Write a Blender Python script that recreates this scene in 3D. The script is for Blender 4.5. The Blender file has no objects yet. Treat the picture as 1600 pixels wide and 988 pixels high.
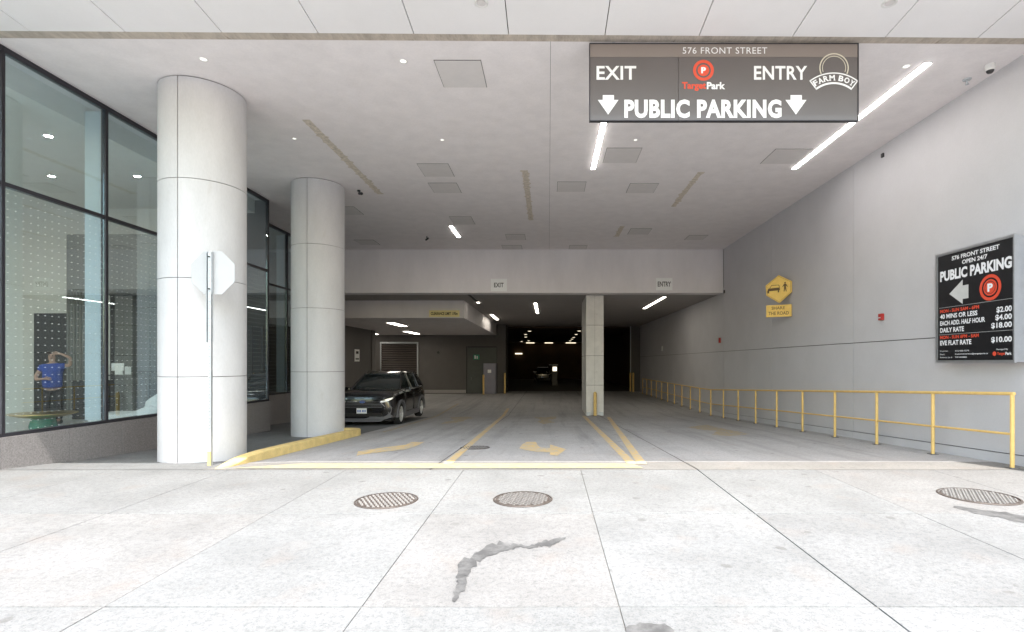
import bpy, bmesh, math, random
from mathutils import Vector, Matrix
random.seed(7)
R = math.radians
SC = bpy.context.scene
COL = SC.collection

# ------------------------------------------------------------------ camera, sky, sun, exposure
CAMZ = 1.5                       # camera height over the sidewalk datum
FPX, CX, CY = 830.0, 857.0, 567.0   # focal length and vanishing point in photo pixels
cam_d = bpy.data.cameras.new('camera'); cam = bpy.data.objects.new('camera', cam_d); COL.objects.link(cam)
cam.location = (0, 0, CAMZ); cam.rotation_euler = (R(90), 0, 0)
cam_d.sensor_width = 36; cam_d.lens = 36 * FPX / 1600
cam_d.shift_x = -(CX - 800) / 1600; cam_d.shift_y = (CY - 494) / 1600
cam_d.clip_start = 0.05; cam_d.clip_end = 2000
SC.camera = cam
W = bpy.data.worlds.new('World'); SC.world = W; W.use_nodes = True
wn = W.node_tree; wn.nodes.clear()
sky = wn.nodes.new('ShaderNodeTexSky'); sky.sky_type = 'NISHITA'; sky.sun_disc = False
SUN_EL, SUN_AZ = 59, 166
sky.sun_elevation = R(SUN_EL); sky.sun_rotation = R(SUN_AZ); sky.air_density = 1.9; sky.dust_density = 2.5; sky.ozone_density = 1.0
bgn = wn.nodes.new('ShaderNodeBackground'); bgn.inputs[1].default_value = 0.15
wo = wn.nodes.new('ShaderNodeOutputWorld')
wn.links.new(sky.outputs[0], bgn.inputs[0]); wn.links.new(bgn.outputs[0], wo.inputs[0])
sl = bpy.data.lights.new('sun', 'SUN'); sl.energy = 2.0; sl.angle = R(0.5); sl.color = (1.0, 0.965, 0.93)
so = bpy.data.objects.new('sun', sl); COL.objects.link(so); so.location = (5, -20, 30)
sd = Vector((math.sin(R(SUN_AZ)) * math.cos(R(SUN_EL)), math.cos(R(SUN_AZ)) * math.cos(R(SUN_EL)), math.sin(R(SUN_EL))))
so.rotation_euler = sd.to_track_quat('Z', 'Y').to_euler()
SC.view_settings.view_transform = 'Standard'; SC.view_settings.look = 'None'
SC.view_settings.exposure = 2.2; SC.view_settings.gamma = 1.0
SC.cycles.max_bounces = 14; SC.cycles.diffuse_bounces = 8; SC.cycles.glossy_bounces = 5; SC.cycles.transparent_max_bounces = 16
SC.cycles.use_denoising = True

# ------------------------------------------------------------------ materials
MATS = {}
def nt(name):
    m = bpy.data.materials.new(name); m.use_nodes = True
    return m, m.node_tree.nodes, m.node_tree.links, m.node_tree.nodes['Principled BSDF']
def lin(c):
    return tuple(((v / 12.92) if v <= 0.04045 else ((v + 0.055) / 1.055) ** 2.4) for v in c)
def surf(name, color, rough=0.6, metal=0.0, var=0.12, scale=3.0, fine=60.0, bump=0.15, spots=0.0, spot_col=(0.12, 0.1, 0.09),
         spot_scale=7.0, stretch=(1, 1, 1), space='Object', coat=0.0, spec=0.5):
    """procedural surface: large soft variation + fine grain + optional dark spots, with bump"""
    if name in MATS: return MATS[name]
    m, N, L, b = nt(name)
    tc = N.new('ShaderNodeTexCoord'); mp = N.new('ShaderNodeMapping'); mp.inputs['Scale'].default_value = stretch
    if space == 'World':
        g = N.new('ShaderNodeNewGeometry'); L.new(g.outputs['Position'], mp.inputs[0])
    else: L.new(tc.outputs['Object'], mp.inputs[0])
    n1 = N.new('ShaderNodeTexNoise'); n1.inputs['Scale'].default_value = scale; n1.inputs['Detail'].default_value = 6; n1.inputs['Roughness'].default_value = .62
    n2 = N.new('ShaderNodeTexNoise'); n2.inputs['Scale'].default_value = fine; n2.inputs['Detail'].default_value = 3
    L.new(mp.outputs[0], n1.inputs['Vector']); L.new(mp.outputs[0], n2.inputs['Vector'])
    ad = N.new('ShaderNodeMath'); ad.operation = 'MULTIPLY_ADD'; ad.inputs[1].default_value = 0.45
    L.new(n2.outputs['Fac'], ad.inputs[0]); L.new(n1.outputs['Fac'], ad.inputs[2])
    mr = N.new('ShaderNodeMapRange'); mr.inputs['From Min'].default_value = .42; mr.inputs['From Max'].default_value = 1.02
    mr.inputs['To Min'].default_value = 1 - var; mr.inputs['To Max'].default_value = 1 + var
    L.new(ad.outputs[0], mr.inputs[0])
    mx = N.new('ShaderNodeMix'); mx.data_type = 'RGBA'; mx.blend_type = 'MULTIPLY'; mx.inputs[0].default_value = 1
    mx.inputs[6].default_value = (*color, 1); L.new(mr.outputs[0], mx.inputs[7])
    outc = mx.outputs[2]
    if spots > 0:
        v = N.new('ShaderNodeTexNoise'); v.inputs['Scale'].default_value = spot_scale; v.inputs['Detail'].default_value = 4; v.inputs['Roughness'].default_value = .55
        L.new(mp.outputs[0], v.inputs['Vector'])
        r2 = N.new('ShaderNodeMapRange'); r2.inputs['From Min'].default_value = .66; r2.inputs['From Max'].default_value = .74
        r2.inputs['To Min'].default_value = 0; r2.inputs['To Max'].default_value = spots
        L.new(v.outputs['Fac'], r2.inputs[0])
        m2 = N.new('ShaderNodeMix'); m2.data_type = 'RGBA'; m2.inputs[7].default_value = (*spot_col, 1)
        L.new(r2.outputs[0], m2.inputs[0]); L.new(outc, m2.inputs[6]); outc = m2.outputs[2]
    L.new(outc, b.inputs['Base Color'])
    b.inputs['Roughness'].default_value = rough; b.inputs['Metallic'].default_value = metal
    b.inputs['Specular IOR Level'].default_value = spec
    if coat: b.inputs['Coat Weight'].default_value = coat; b.inputs['Coat Roughness'].default_value = .04
    if bump:
        bp = N.new('ShaderNodeBump'); bp.inputs['Strength'].default_value = bump; bp.inputs['Distance'].default_value = .01
        L.new(ad.outputs[0], bp.inputs['Height']); L.new(bp.outputs[0], b.inputs['Normal'])
    MATS[name] = m
    return m
def emit(name, color, strength):
    m, N, L, b = nt(name); b.inputs['Base Color'].default_value = (.8, .8, .8, 1)
    b.inputs['Emission Color'].default_value = (*color, 1); b.inputs['Emission Strength'].default_value = strength
    MATS[name] = m; return m

def sidewalk_mat(name, base, dirt, seed, speck=0.6, streak=0):
    """weathered broom-finished concrete: blotches, gum spots, rust tints, fine grain"""
    m, N, L, b = nt(name)
    g = N.new('ShaderNodeNewGeometry'); mp = N.new('ShaderNodeMapping'); mp.inputs['Location'].default_value = (seed, seed * .7, 0)
    L.new(g.outputs['Position'], mp.inputs[0])
    def noise(s, d=5, r=.6, vec=None):
        n = N.new('ShaderNodeTexNoise'); n.inputs['Scale'].default_value = s; n.inputs['Detail'].default_value = d; n.inputs['Roughness'].default_value = r
        L.new(vec or mp.outputs[0], n.inputs['Vector']); return n.outputs['Fac']
    def rng(src, a, c, lo=0., hi=1.):
        r = N.new('ShaderNodeMapRange'); r.inputs['From Min'].default_value = a; r.inputs['From Max'].default_value = c
        r.inputs['To Min'].default_value = lo; r.inputs['To Max'].default_value = hi; L.new(src, r.inputs[0]); return r.outputs[0]
    def mix(f, a, col):
        x = N.new('ShaderNodeMix'); x.data_type = 'RGBA'; L.new(f, x.inputs[0])
        if isinstance(a, tuple): x.inputs[6].default_value = (*a, 1)
        else: L.new(a, x.inputs[6])
        if isinstance(col, tuple): x.inputs[7].default_value = (*col, 1)
        else: L.new(col, x.inputs[7])
        return x.outputs[2]
    c = mix(rng(noise(0.9, 7, .65), .30, .78), tuple(v * 1.0 for v in base), dirt)
    if streak:   # tyre marks running along the lane
        sm = N.new('ShaderNodeMapping'); sm.inputs['Scale'].default_value = (2.6, .12, 1); L.new(g.outputs['Position'], sm.inputs[0])
        c = mix(rng(noise(1.0, 5, .65, sm.outputs[0]), .5, .72, 0, streak), c, tuple(v * .55 for v in dirt))
    c = mix(rng(noise(24, 6, .75), .47, .68, 0, .6), c, tuple(v * .62 for v in dirt))
    c = mix(rng(noise(2.3, 4, .5), .58, .74, 0, .35), c, (base[0] * .86, base[1] * .72, base[2] * .64))
    sp = N.new('ShaderNodeTexVoronoi'); sp.inputs['Scale'].default_value = 2.6; L.new(mp.outputs[0], sp.inputs['Vector'])
    spd = N.new('ShaderNodeMath'); spd.operation = 'MULTIPLY_ADD'; spd.inputs[1].default_value = -.20
    L.new(noise(14, 3), spd.inputs[0]); L.new(sp.outputs['Distance'], spd.inputs[2])
    gate = rng(sp.outputs['Color'], .42, .43)
    f = rng(spd.outputs[0], -.012, .022, speck, 0)
    mu = N.new('ShaderNodeMath'); mu.operation = 'MULTIPLY'; L.new(f, mu.inputs[0]); L.new(gate, mu.inputs[1])
    c = mix(mu.outputs[0], c, (.10, .095, .09))
    c = mix(rng(noise(75, 3, .75), .53, .66, 0, .6), c, tuple(v * .6 for v in dirt))
    c = mix(rng(noise(160, 2), .52, .75, 0, .4), c, tuple(v * .55 for v in dirt))
    L.new(c, b.inputs['Base Color']); b.inputs['Roughness'].default_value = .82; b.inputs['Specular IOR Level'].default_value = .3
    st = N.new('ShaderNodeMapping'); st.inputs['Scale'].default_value = (1, 9, 1); L.new(g.outputs['Position'], st.inputs[0])
    bp = N.new('ShaderNodeBump'); bp.inputs['Strength'].default_value = .35; bp.inputs['Distance'].default_value = .006
    L.new(noise(40, 4, .7, st.outputs[0]), bp.inputs['Height']); L.new(bp.outputs[0], b.inputs['Normal'])
    MATS[name] = m; return m

def paint_mat(name, col, under, wear=.5, scale=9.0):
    m, N, L, b = nt(name)
    g = N.new('ShaderNodeNewGeometry'); n = N.new('ShaderNodeTexNoise'); n.inputs['Scale'].default_value = scale; n.inputs['Detail'].default_value = 8; n.inputs['Roughness'].default_value = .7
    L.new(g.outputs['Position'], n.inputs['Vector'])
    r = N.new('ShaderNodeMapRange'); r.inputs['From Min'].default_value = wear - .1; r.inputs['From Max'].default_value = wear + .12
    L.new(n.outputs['Fac'], r.inputs[0])
    x = N.new('ShaderNodeMix'); x.data_type = 'RGBA'; x.inputs[6].default_value = (*col, 1); x.inputs[7].default_value = (*under, 1)
    L.new(r.outputs[0], x.inputs[0]); L.new(x.outputs[2], b.inputs['Base Color']); b.inputs['Roughness'].default_value = .75
    MATS[name] = m; return m

def glass_mat(name, tint=(.80, .90, .90), ior=1.9, dots=False):
    m, N, L, b = nt(name); N.remove(b); out = N['Material Output']
    tr = N.new('ShaderNodeBsdfTransparent'); tr.inputs[0].default_value = (*tint, 1)
    gl = N.new('ShaderNodeBsdfGlossy'); gl.inputs['Roughness'].default_value = .004; gl.inputs['Color'].default_value = (.78, .92, 1, 1)
    lw = N.new('ShaderNodeLayerWeight'); lw.inputs[0].default_value = .5
    pw = N.new('ShaderNodeMath'); pw.operation = 'POWER'; pw.inputs[1].default_value = 3.5; L.new(lw.outputs['Facing'], pw.inputs[0])
    fr = N.new('ShaderNodeMapRange'); fr.inputs['To Min'].default_value = ior; fr.inputs['To Max'].default_value = 1; L.new(pw.outputs[0], fr.inputs[0])
    mx = N.new('ShaderNodeMixShader'); L.new(fr.outputs[0], mx.inputs[0]); L.new(tr.outputs[0], mx.inputs[1]); L.new(gl.outputs[0], mx.inputs[2])
    res = mx.outputs[0]
    if dots:  # printed frit dots, flat print on the pane (world metres: every 110 mm)
        g = N.new('ShaderNodeNewGeometry'); sx = N.new('ShaderNodeSeparateXYZ'); L.new(g.outputs['Position'], sx.inputs[0])
        def cell(src):
            a = N.new('ShaderNodeMath'); a.operation = 'PINGPONG'; a.inputs[1].default_value = .055; L.new(src, a.inputs[0])
            s = N.new('ShaderNodeMath'); s.operation = 'POWER'; s.inputs[1].default_value = 2; L.new(a.outputs[0], s.inputs[0]); return s.outputs[0]
        sm = N.new('ShaderNodeMath'); sm.operation = 'ADD'; L.new(cell(sx.outputs['Y']), sm.inputs[0]); L.new(cell(sx.outputs['Z']), sm.inputs[1])
        lt = N.new('ShaderNodeMath'); lt.operation = 'LESS_THAN'; lt.inputs[1].default_value = .0055 ** 2; L.new(sm.outputs[0], lt.inputs[0])
        df = N.new('ShaderNodeBsdfDiffuse'); df.inputs[0].default_value = (.8, .8, .8, 1)
        m2 = N.new('ShaderNodeMixShader'); L.new(lt.outputs[0], m2.inputs[0]); L.new(res, m2.inputs[1]); L.new(df.outputs[0], m2.inputs[2]); res = m2.outputs[0]
    L.new(res, out.inputs['Surface']); MATS[name] = m; return m

m_walk = sidewalk_mat('sidewalk_concrete', (.232, .235, .232), (.148, .149, .146), 3.1)
m_walk2 = sidewalk_mat('sidewalk_concrete_worn', (.216, .218, .215), (.138, .138, .135), 17.3)
m_walk3 = sidewalk_mat('sidewalk_concrete_warm', (.232, .229, .223), (.15, .147, .142), 31.9, .4)
m_lane = sidewalk_mat('driveway_concrete', (.50, .485, .475), (.37, .357, .345), 8.8, .6, .55)
m_lane_sun = sidewalk_mat('driveway_concrete_sunlit', (.26, .248, .23), (.18, .172, .158), 53.1, .5)  # same driveway concrete, coloured darker for the strip the sun falls on
m_joint = surf('joint_filler', (.14, .13, .12), .9, var=.25)
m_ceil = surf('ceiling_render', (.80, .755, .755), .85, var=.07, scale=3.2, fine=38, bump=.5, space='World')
m_hatch = surf('ceiling_hatch', (.675, .64, .63), .8, var=.05, scale=5, fine=90, bump=.2)
m_soffit = surf('soffit_panel', (.81, .79, .79), .6, var=.035, scale=1.5, bump=.05, space='World')
m_groove = surf('dark_groove', (.10, .09, .08), .9, var=.3)
m_grime = surf('grimy_edge', (.46, .40, .34), .85, var=.35, scale=6, fine=50, bump=.3, stretch=(1, .3, 1), space='World', spots=.7, spot_col=(.2, .15, .11), spot_scale=9)
m_patch = surf('stained_filler', (.62, .55, .47), .9, var=.4, scale=14, fine=80, bump=.6, spots=.6, spot_col=(.62, .57, .52), spot_scale=10)
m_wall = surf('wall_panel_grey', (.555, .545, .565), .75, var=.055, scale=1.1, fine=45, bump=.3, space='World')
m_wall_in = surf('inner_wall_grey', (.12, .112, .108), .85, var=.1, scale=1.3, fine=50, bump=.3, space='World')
m_beam = surf('beam_render', (.76, .725, .73), .85, var=.08, scale=1.6, fine=80, bump=.25, stretch=(1, 1, .35), space='World')
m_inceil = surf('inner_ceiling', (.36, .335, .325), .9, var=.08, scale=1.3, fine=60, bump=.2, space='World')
m_colm = surf('column_cladding', (.57, .562, .572), .55, var=.10, scale=2.2, fine=55, bump=.12, spots=.22, spot_col=(.42, .39, .35), spot_scale=4, stretch=(1, 1, .35), space='World')
m_pier = surf('pier_concrete', (.70, .68, .65), .8, var=.12, scale=3, fine=60, bump=.25, spots=.3, spot_col=(.35, .33, .3), spot_scale=5)
m_granite = surf('granite', (.24, .22, .215), .5, var=.5, scale=55, fine=170, bump=.05, space='World')
m_frame = surf('bronze_frame', (.045, .042, .05), .4, metal=.4, var=.1)
m_alu = surf('aluminium', (.55, .56, .58), .38, metal=.85, var=.08, scale=8)
m_galv = surf('galvanised_steel', (.50, .52, .54), .5, metal=.6, var=.15, scale=12)
m_glass = glass_mat('facade_glass', (.93, .96, .95), .20)
m_glassd = glass_mat('facade_glass_dotted', (.93, .96, .96), .20, True)
m_fin = surf('pale_fin', (.62, .72, .78), .35, var=.03, bump=0)
m_yel = surf('yellow_paint', (.74, .50, .17), .5, var=.14, scale=7, fine=60, bump=.15, spots=.45, spot_col=(.40, .26, .12), spot_scale=16)
m_curb = surf('yellow_curb_paint', (.70, .53, .22), .75, var=.2, scale=5, fine=50, bump=.4, spots=.6, spot_col=(.42, .38, .32), spot_scale=8, space='World')
m_mark = paint_mat('road_paint', (.66, .47, .20), (.44, .42, .38), .53)
m_mark_old = paint_mat('road_paint_old', (.48, .33, .11), (.33, .32, .30), .46, 12)
m_stripe = paint_mat('pale_yellow_stripe', (.36, .31, .165), (.28, .262, .225), .54)
m_stain = paint_mat('damp_patch', (.058, .057, .056), (.12, .118, .115), .52, 7)
m_iron = surf('cast_iron', (.065, .052, .045), .6, metal=.2, var=.35, scale=10, fine=60, bump=.4)
m_stud = surf('worn_iron', (.17, .16, .15), .5, metal=.3, var=.25, scale=10, bump=.2)
m_signdk = surf('sign_charcoal', (.115, .10, .10), .32, var=.06, scale=2, bump=.02, coat=.2)
m_signhd = surf('sign_taupe', (.22, .185, .17), .35, var=.05, scale=2, bump=.02)
m_signbk = surf('sign_black', (.012, .012, .014), .3, var=.1, bump=.02)
m_wht = surf('white_print', (.80, .80, .82), .5, var=.03, bump=0)
m_red = surf('orange_red_print', (.68, .075, .035), .5, var=.05, bump=0)
m_signy = surf('sign_yellow', (.72, .48, .10), .45, var=.12, scale=9, bump=.05, spots=.3, spot_col=(.5, .3, .08), spot_scale=12)
m_signly = surf('clearance_yellow', (.88, .76, .36), .5, var=.05)
m_blk = surf('black_print', (.02, .018, .016), .6, var=.1, bump=0)
m_whpl = surf('white_plate', (.88, .88, .87), .45, var=.03, bump=.02)
m_plastic = surf('white_plastic', (.74, .73, .71), .4, var=.02, bump=0)
m_dplast = surf('dark_plastic', (.03, .03, .032), .4, var=.1, bump=0)
m_redbox = surf('red_enamel', (.42, .03, .025), .4, var=.08)
m_green = surf('green_sign', (.02, .30, .17), .5, var=.05)
m_lobwall = surf('lobby_wall', (.72, .71, .67), .8, var=.04, space='World')
m_lobdark = surf('lobby_dark', (.012, .013, .017), .35, var=.2)
m_rib = surf('ribbed_grey', (.20, .20, .19), .7, var=.1)
m_marble = surf('black_marble', (.03, .03, .035), .2, var=.5, scale=5, fine=20, spots=.85, spot_col=(.5, .5, .52), spot_scale=7, bump=0)
m_lobfl = surf('lobby_floor', (.66, .65, .63), .3, var=.05, scale=2, bump=0)
m_sofa = surf('sofa_fabric', (.72, .74, .74), .8, var=.04, bump=.2)
m_gold = surf('brass', (.70, .52, .25), .28, metal=.9, var=.05, bump=0)
m_malach = surf('green_stone', (.02, .22, .14), .2, var=.4, scale=9, bump=0)
m_skin = surf('skin', (.50, .31, .23), .55, var=.06, bump=0)
m_shirt = surf('blue_shirt', (.015, .07, .40), .8, var=.15, scale=9, bump=.3)
m_trous = surf('dark_trousers', (.03, .028, .035), .85, var=.15, bump=.3)
m_hair = surf('dark_hair', (.035, .022, .016), .6, var=.3, scale=30, bump=.4)
m_shoe = surf('shoe_leather', (.04, .035, .03), .4, var=.1)
m_carp = surf('black_car_paint', (.010, .010, .012), .22, var=.03, bump=0, coat=1.0)
m_cargl = surf('car_glass', (.02, .028, .028), .05, var=.02, bump=0, spec=.9)
m_trim = surf('car_grey_trim', (.13, .127, .135), .5, var=.06)
m_chrome = surf('chrome', (.75, .75, .77), .15, metal=1, var=.02, bump=0)
m_rim = surf('alloy', (.70, .69, .68), .3, metal=.5, var=.05, bump=0)
m_tyre = surf('tyre', (.022, .022, .022), .85, var=.1)
m_lens = surf('headlamp_lens', (.72, .69, .64), .12, metal=.25, var=.15, scale=12, bump=0)
m_blue = surf('emblem_blue', (.05, .16, .55), .3, metal=.3, var=.05, bump=0)
m_asph = surf('asphalt', (.055, .055, .055), .9, var=.2, scale=2, fine=90, bump=.5, space='World')
m_clad = surf('building_cladding', (.42, .42, .43), .6, var=.05, space='World')
m_strip = emit('lamp_strip', (1.0, .965, .92), 8.0)
m_strip2 = emit('lamp_strip_inner', (1.0, .93, .80), 3.2)
m_down = emit('downlight_lens', (1.0, .95, .86), .2)
m_deep = emit('garage_lamp', (1.0, .86, .62), .45)
m_screen = emit('machine_screen', (1.0, .88, .65), .55)
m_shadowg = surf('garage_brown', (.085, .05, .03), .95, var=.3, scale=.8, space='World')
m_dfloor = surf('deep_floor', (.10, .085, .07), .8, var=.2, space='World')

# ------------------------------------------------------------------ mesh helpers
class MB:
    def __init__(s): s.v = []; s.f = []
    def add(s, vs, fs):
        k = len(s.v); s.v += [tuple(v) for v in vs]; s.f += [tuple(i + k for i in f) for f in fs]; return s
    def box(s, x0, x1, y0, y1, z0, z1):
        return s.add([(x0, y0, z0), (x1, y0, z0), (x1, y1, z0), (x0, y1, z0), (x0, y0, z1), (x1, y0, z1), (x1, y1, z1), (x0, y1, z1)],
                     [(0, 3, 2, 1), (4, 5, 6, 7), (0, 1, 5, 4), (1, 2, 6, 5), (2, 3, 7, 6), (3, 0, 4, 7)])
    def prism(s, pts, fn0, fn1):
        """closed prism of a 2-D outline mapped to 3-D by fn0 (one end) and fn1 (other end)"""
        n = len(pts); a = [fn0(*p) for p in pts]; c = [fn1(*p) for p in pts]
        return s.add(a + c, [tuple(range(n))[::-1], tuple(range(n, 2 * n))] + [(i, (i + 1) % n, n + (i + 1) % n, n + i) for i in range(n)])
    def cyl(s, c, r, z0, z1, n=24, r1=None):
        r1 = r if r1 is None else r1
        a = [(c[0] + r * math.cos(2 * math.pi * i / n), c[1] + r * math.sin(2 * math.pi * i / n), z0) for i in range(n)]
        b = [(c[0] + r1 * math.cos(2 * math.pi * i / n), c[1] + r1 * math.sin(2 * math.pi * i / n), z1) for i in range(n)]
        return s.add(a + b, [tuple(range(n))[::-1], tuple(range(n, 2 * n))] + [(i, (i + 1) % n, n + (i + 1) % n, n + i) for i in range(n)])
    def tube(s, p, q, r, n=12):
        p, q = Vector(p), Vector(q); d = (q - p).normalized(); u = d.orthogonal().normalized(); w = d.cross(u)
        a = [p + (u * math.cos(2 * math.pi * i / n) + w * math.sin(2 * math.pi * i / n)) * r for i in range(n)]
        b = [q + (u * math.cos(2 * math.pi * i / n) + w * math.sin(2 * math.pi * i / n)) * r for i in range(n)]
        return s.add(a + b, [tuple(range(n))[::-1], tuple(range(n, 2 * n))] + [(i, (i + 1) % n, n + (i + 1) % n, n + i) for i in range(n)])
    def lathe(s, prof, M=Matrix(), n=32):
        """prof: list of (radius, height) round the local z axis"""
        k = len(prof); vs = []
        for i in range(n):
            a = 2 * math.pi * i / n
            for r, h in prof: vs.append(M @ Vector((r * math.cos(a), r * math.sin(a), h)))
        fs = []
        for i in range(n):
            j = (i + 1) % n
            for q in range(k - 1): fs.append((i * k + q, j * k + q, j * k + q + 1, i * k + q + 1))
        return s.add(vs, fs)
    def xf(s, M): s.v = [tuple(M @ Vector(v)) for v in s.v]; return s
def root_of(o):
    while o.parent: o = o.parent
    return o
def obj(name, mb, mat, parent=None, local=False, smooth=False, bevel=0, subd=0, org=None):
    me = bpy.data.meshes.new(name)
    o = bpy.data.objects.new(name, me); COL.objects.link(o)
    off = Vector((0, 0, 0))
    if parent is not None:
        o.parent = parent
        if not local: off = Vector(root_of(parent).location)
    elif org is not None: off = Vector(org); o.location = off
    me.from_pydata([tuple(Vector(v) - off) for v in mb.v], [], mb.f)
    bm = bmesh.new(); bm.from_mesh(me); bmesh.ops.recalc_face_normals(bm, faces=bm.faces); bm.to_mesh(me); bm.free()
    me.materials.append(mat)
    if smooth is True: me.polygons.foreach_set('use_smooth', [True] * len(me.polygons))
    elif smooth:
        me.polygons.foreach_set('use_smooth', [True] * len(me.polygons)); me.set_sharp_from_angle(angle=R(smooth))
    if bevel:
        b = o.modifiers.new('bevel', 'BEVEL'); b.width = bevel; b.segments = 2; b.limit_method = 'ANGLE'; b.angle_limit = R(40)
    if subd:
        b = o.modifiers.new('subdivision', 'SUBSURF'); b.levels = subd; b.render_levels = subd
    me.update()
    return o
def tag(o, label=None, cat=None, group=None, kind=None):
    if label: o['label'] = label
    if cat: o['category'] = cat
    if group: o['group'] = group
    if kind: o['kind'] = kind
    return o
def thing(name, label, cat, loc, group=None, rz=0):
    o = bpy.data.objects.new(name, None); COL.objects.link(o); o.location = loc; o.rotation_euler.z = rz; o.empty_display_size = .2
    return tag(o, label, cat, group)
def struct(name, mb, mat, **k): return tag(obj(name, mb, mat, **k), kind='structure')
def share(name, src, loc, parent, rz=0):
    """copy of a piece that shares its mesh"""
    c = bpy.data.objects.new(name, src.data); COL.objects.link(c); c.parent = parent; c.location = loc; c.rotation_euler.z = rz
    return c
def copy_tree(o, parent=None):
    c = o.copy(); COL.objects.link(c); c.parent = parent
    for ch in list(o.children): copy_tree(ch, c)
    return c
def F(px, py, Y):    # point seen at photo pixel (px, py) at depth Y
    return ((px - CX) * Y / FPX, Y, CAMZ + (CY - py) * Y / FPX)

# text as flat mesh fitted to a box in (u, v), mapped to 3-D by fn(u, v)
def text_tris(body, bold=0.0, spacing=1.0):
    cu = bpy.data.curves.new('lettering', 'FONT'); cu.body = body; cu.size = 1; cu.offset = bold; cu.space_character = spacing; cu.resolution_u = 3
    o = bpy.data.objects.new('lettering', cu); COL.objects.link(o)
    dg = bpy.context.evaluated_depsgraph_get(); ev = o.evaluated_get(dg); me = ev.to_mesh()
    v = [tuple(p.co)[:2] for p in me.vertices]; f = [tuple(p.vertices) for p in me.polygons]
    ev.to_mesh_clear(); bpy.data.objects.remove(o); bpy.data.curves.remove(cu)
    return v, f
def text(mb, body, u0, u1, v0, v1, fn, bold=0.02, spacing=1.0, slant=0):
    v, f = text_tris(body, bold, spacing)
    xs = [p[0] for p in v]; ys = [p[1] for p in v]
    ax, bx, ay, by = min(xs), max(xs), min(ys), max(ys)
    mb.add([fn(u0 + (p[0] - ax) / (bx - ax) * (u1 - u0), v0 + (p[1] - ay) / (by - ay) * (v1 - v0)) for p in v], f)
def flat(mb, pts, fn): mb.add([fn(*p) for p in pts], [tuple(range(len(pts)))])
def ring(mb, cx, cy, r0, r1, fn, n=40, a0=0, a1=2 * math.pi):
    full = abs(a1 - a0 - 2 * math.pi) < 1e-6; k = n if full else n + 1
    A = [a0 + (a1 - a0) * i / n for i in range(k)]
    vs = [fn(cx + r0 * math.cos(a), cy + r0 * math.sin(a)) for a in A] + [fn(cx + r1 * math.cos(a), cy + r1 * math.sin(a)) for a in A]
    mb.add(vs, [(i, (i + 1) % k, k + (i + 1) % k, k + i) for i in range(n)])
def disc(mb, cx, cy, r, fn, n=32): mb.add([fn(cx + r * math.cos(2 * math.pi * i / n), cy + r * math.sin(2 * math.pi * i / n)) for i in range(n)], [tuple(range(n))])

# ------------------------------------------------------------------ ground profile (heights in metres)
def gz(x, y):
    if y <= 7.2: h = -1.45 - .013 * (7.2 - y)
    elif y <= 21.3: h = -1.45 - .0468 * (y - 7.2)
    else: h = -2.11
    if x < -3.8 and 7.2 < y: h -= .05 * min(1, (-3.8 - x) / .8) * min(1, (y - 7.2) / 1.5)
    return h + CAMZ
def G(px, py, lift=.006):     # ground point seen at photo pixel
    lo, hi = .5, 80
    for _ in range(50):
        y = (lo + hi) / 2; x = (px - CX) * y / FPX
        if CAMZ + (CY - py) * y / FPX > gz(x, y): lo = y
        else: hi = y
    return (x, y, gz(x, y) + lift)
def drape(mb, x0, x1, y0, y1, lift, nx=1, step=1.0):
    ys = sorted(set([y0, y1] + [k * step for k in range(int(y0 / step), int(y1 / step) + 2) if y0 < k * step < y1] + [b for b in (7.2, 8.7, 21.3) if y0 < b < y1]))
    xs = sorted(set([x0, x1] + [b for b in (-4.6, -3.8) if x0 < b < x1]))
    vs = [(x, y, gz(x, y) + lift) for y in ys for x in xs]; w = len(xs)
    return mb.add(vs, [(j * w + i, j * w + i + 1, (j + 1) * w + i + 1, (j + 1) * w + i) for j in range(len(ys) - 1) for i in range(w - 1)])

# ------------------------------------------------------------------ setting: ground, sidewalk, driveway, street
struct('ground', MB().box(-400, 400, -400, 4.9, -.9, -.16), m_asph)
struct('road', MB().box(-300, 300, -14, -1.35, -.155, -.12), surf('pale_bounce_road', (.36, .35, .34), .9, var=.12, scale=.8, space='World'))  # unseen road, coloured pale to bounce light under the canopy
sw = struct('sidewalk', MB().prism([(-1.0, -.4), (7.19, -.4), (7.19, gz(0, 7.19) - .010), (-1.0, gz(0, -1.0) - .010)], lambda y, z: (-60, y, z), lambda y, z: (60, y, z)), surf('joint_sand', (.15, .145, .135), .9, var=.3, space='World'), org=(0, 3, 0))
struct('kerb', MB().box(-60, 60, -1.3, -1.002, -.4, -.07), m_walk)
rows = [(-1.0, 1.34), (1.34, 3.27), (3.27, 5.2), (5.2, 7.2)]
xs = [-4.32 + 1.585 * k for k in range(-6, 11)]
xs = xs + [xs[-1] + 1.585]
for (y0, y1) in rows:
    for i in range(len(xs) - 1):
        x0, x1 = xs[i], xs[i + 1]
        wide = .007 if i + 1 == 10 else .003
        wl = .007 if i == 10 else .003
        dz = random.uniform(-.0012, .0012)
        a, b, c, d = x0 + wl, x1 - wide, y0 + .007, y1 - .007
        mb = MB().add([(a, c, -.05), (b, c, -.05), (b, d, -.05), (a, d, -.05), (a, c, gz(0, c) + dz), (b, c, gz(0, c) + dz), (b, d, gz(0, d) + dz), (a, d, gz(0, d) + dz)],
                      [(0, 3, 2, 1), (4, 5, 6, 7), (0, 1, 5, 4), (1, 2, 6, 5), (2, 3, 7, 6), (3, 0, 4, 7)])
        obj('concrete_slab', mb, random.choice([m_walk, m_walk2, m_walk, m_walk3]), sw, bevel=.003)
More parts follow.
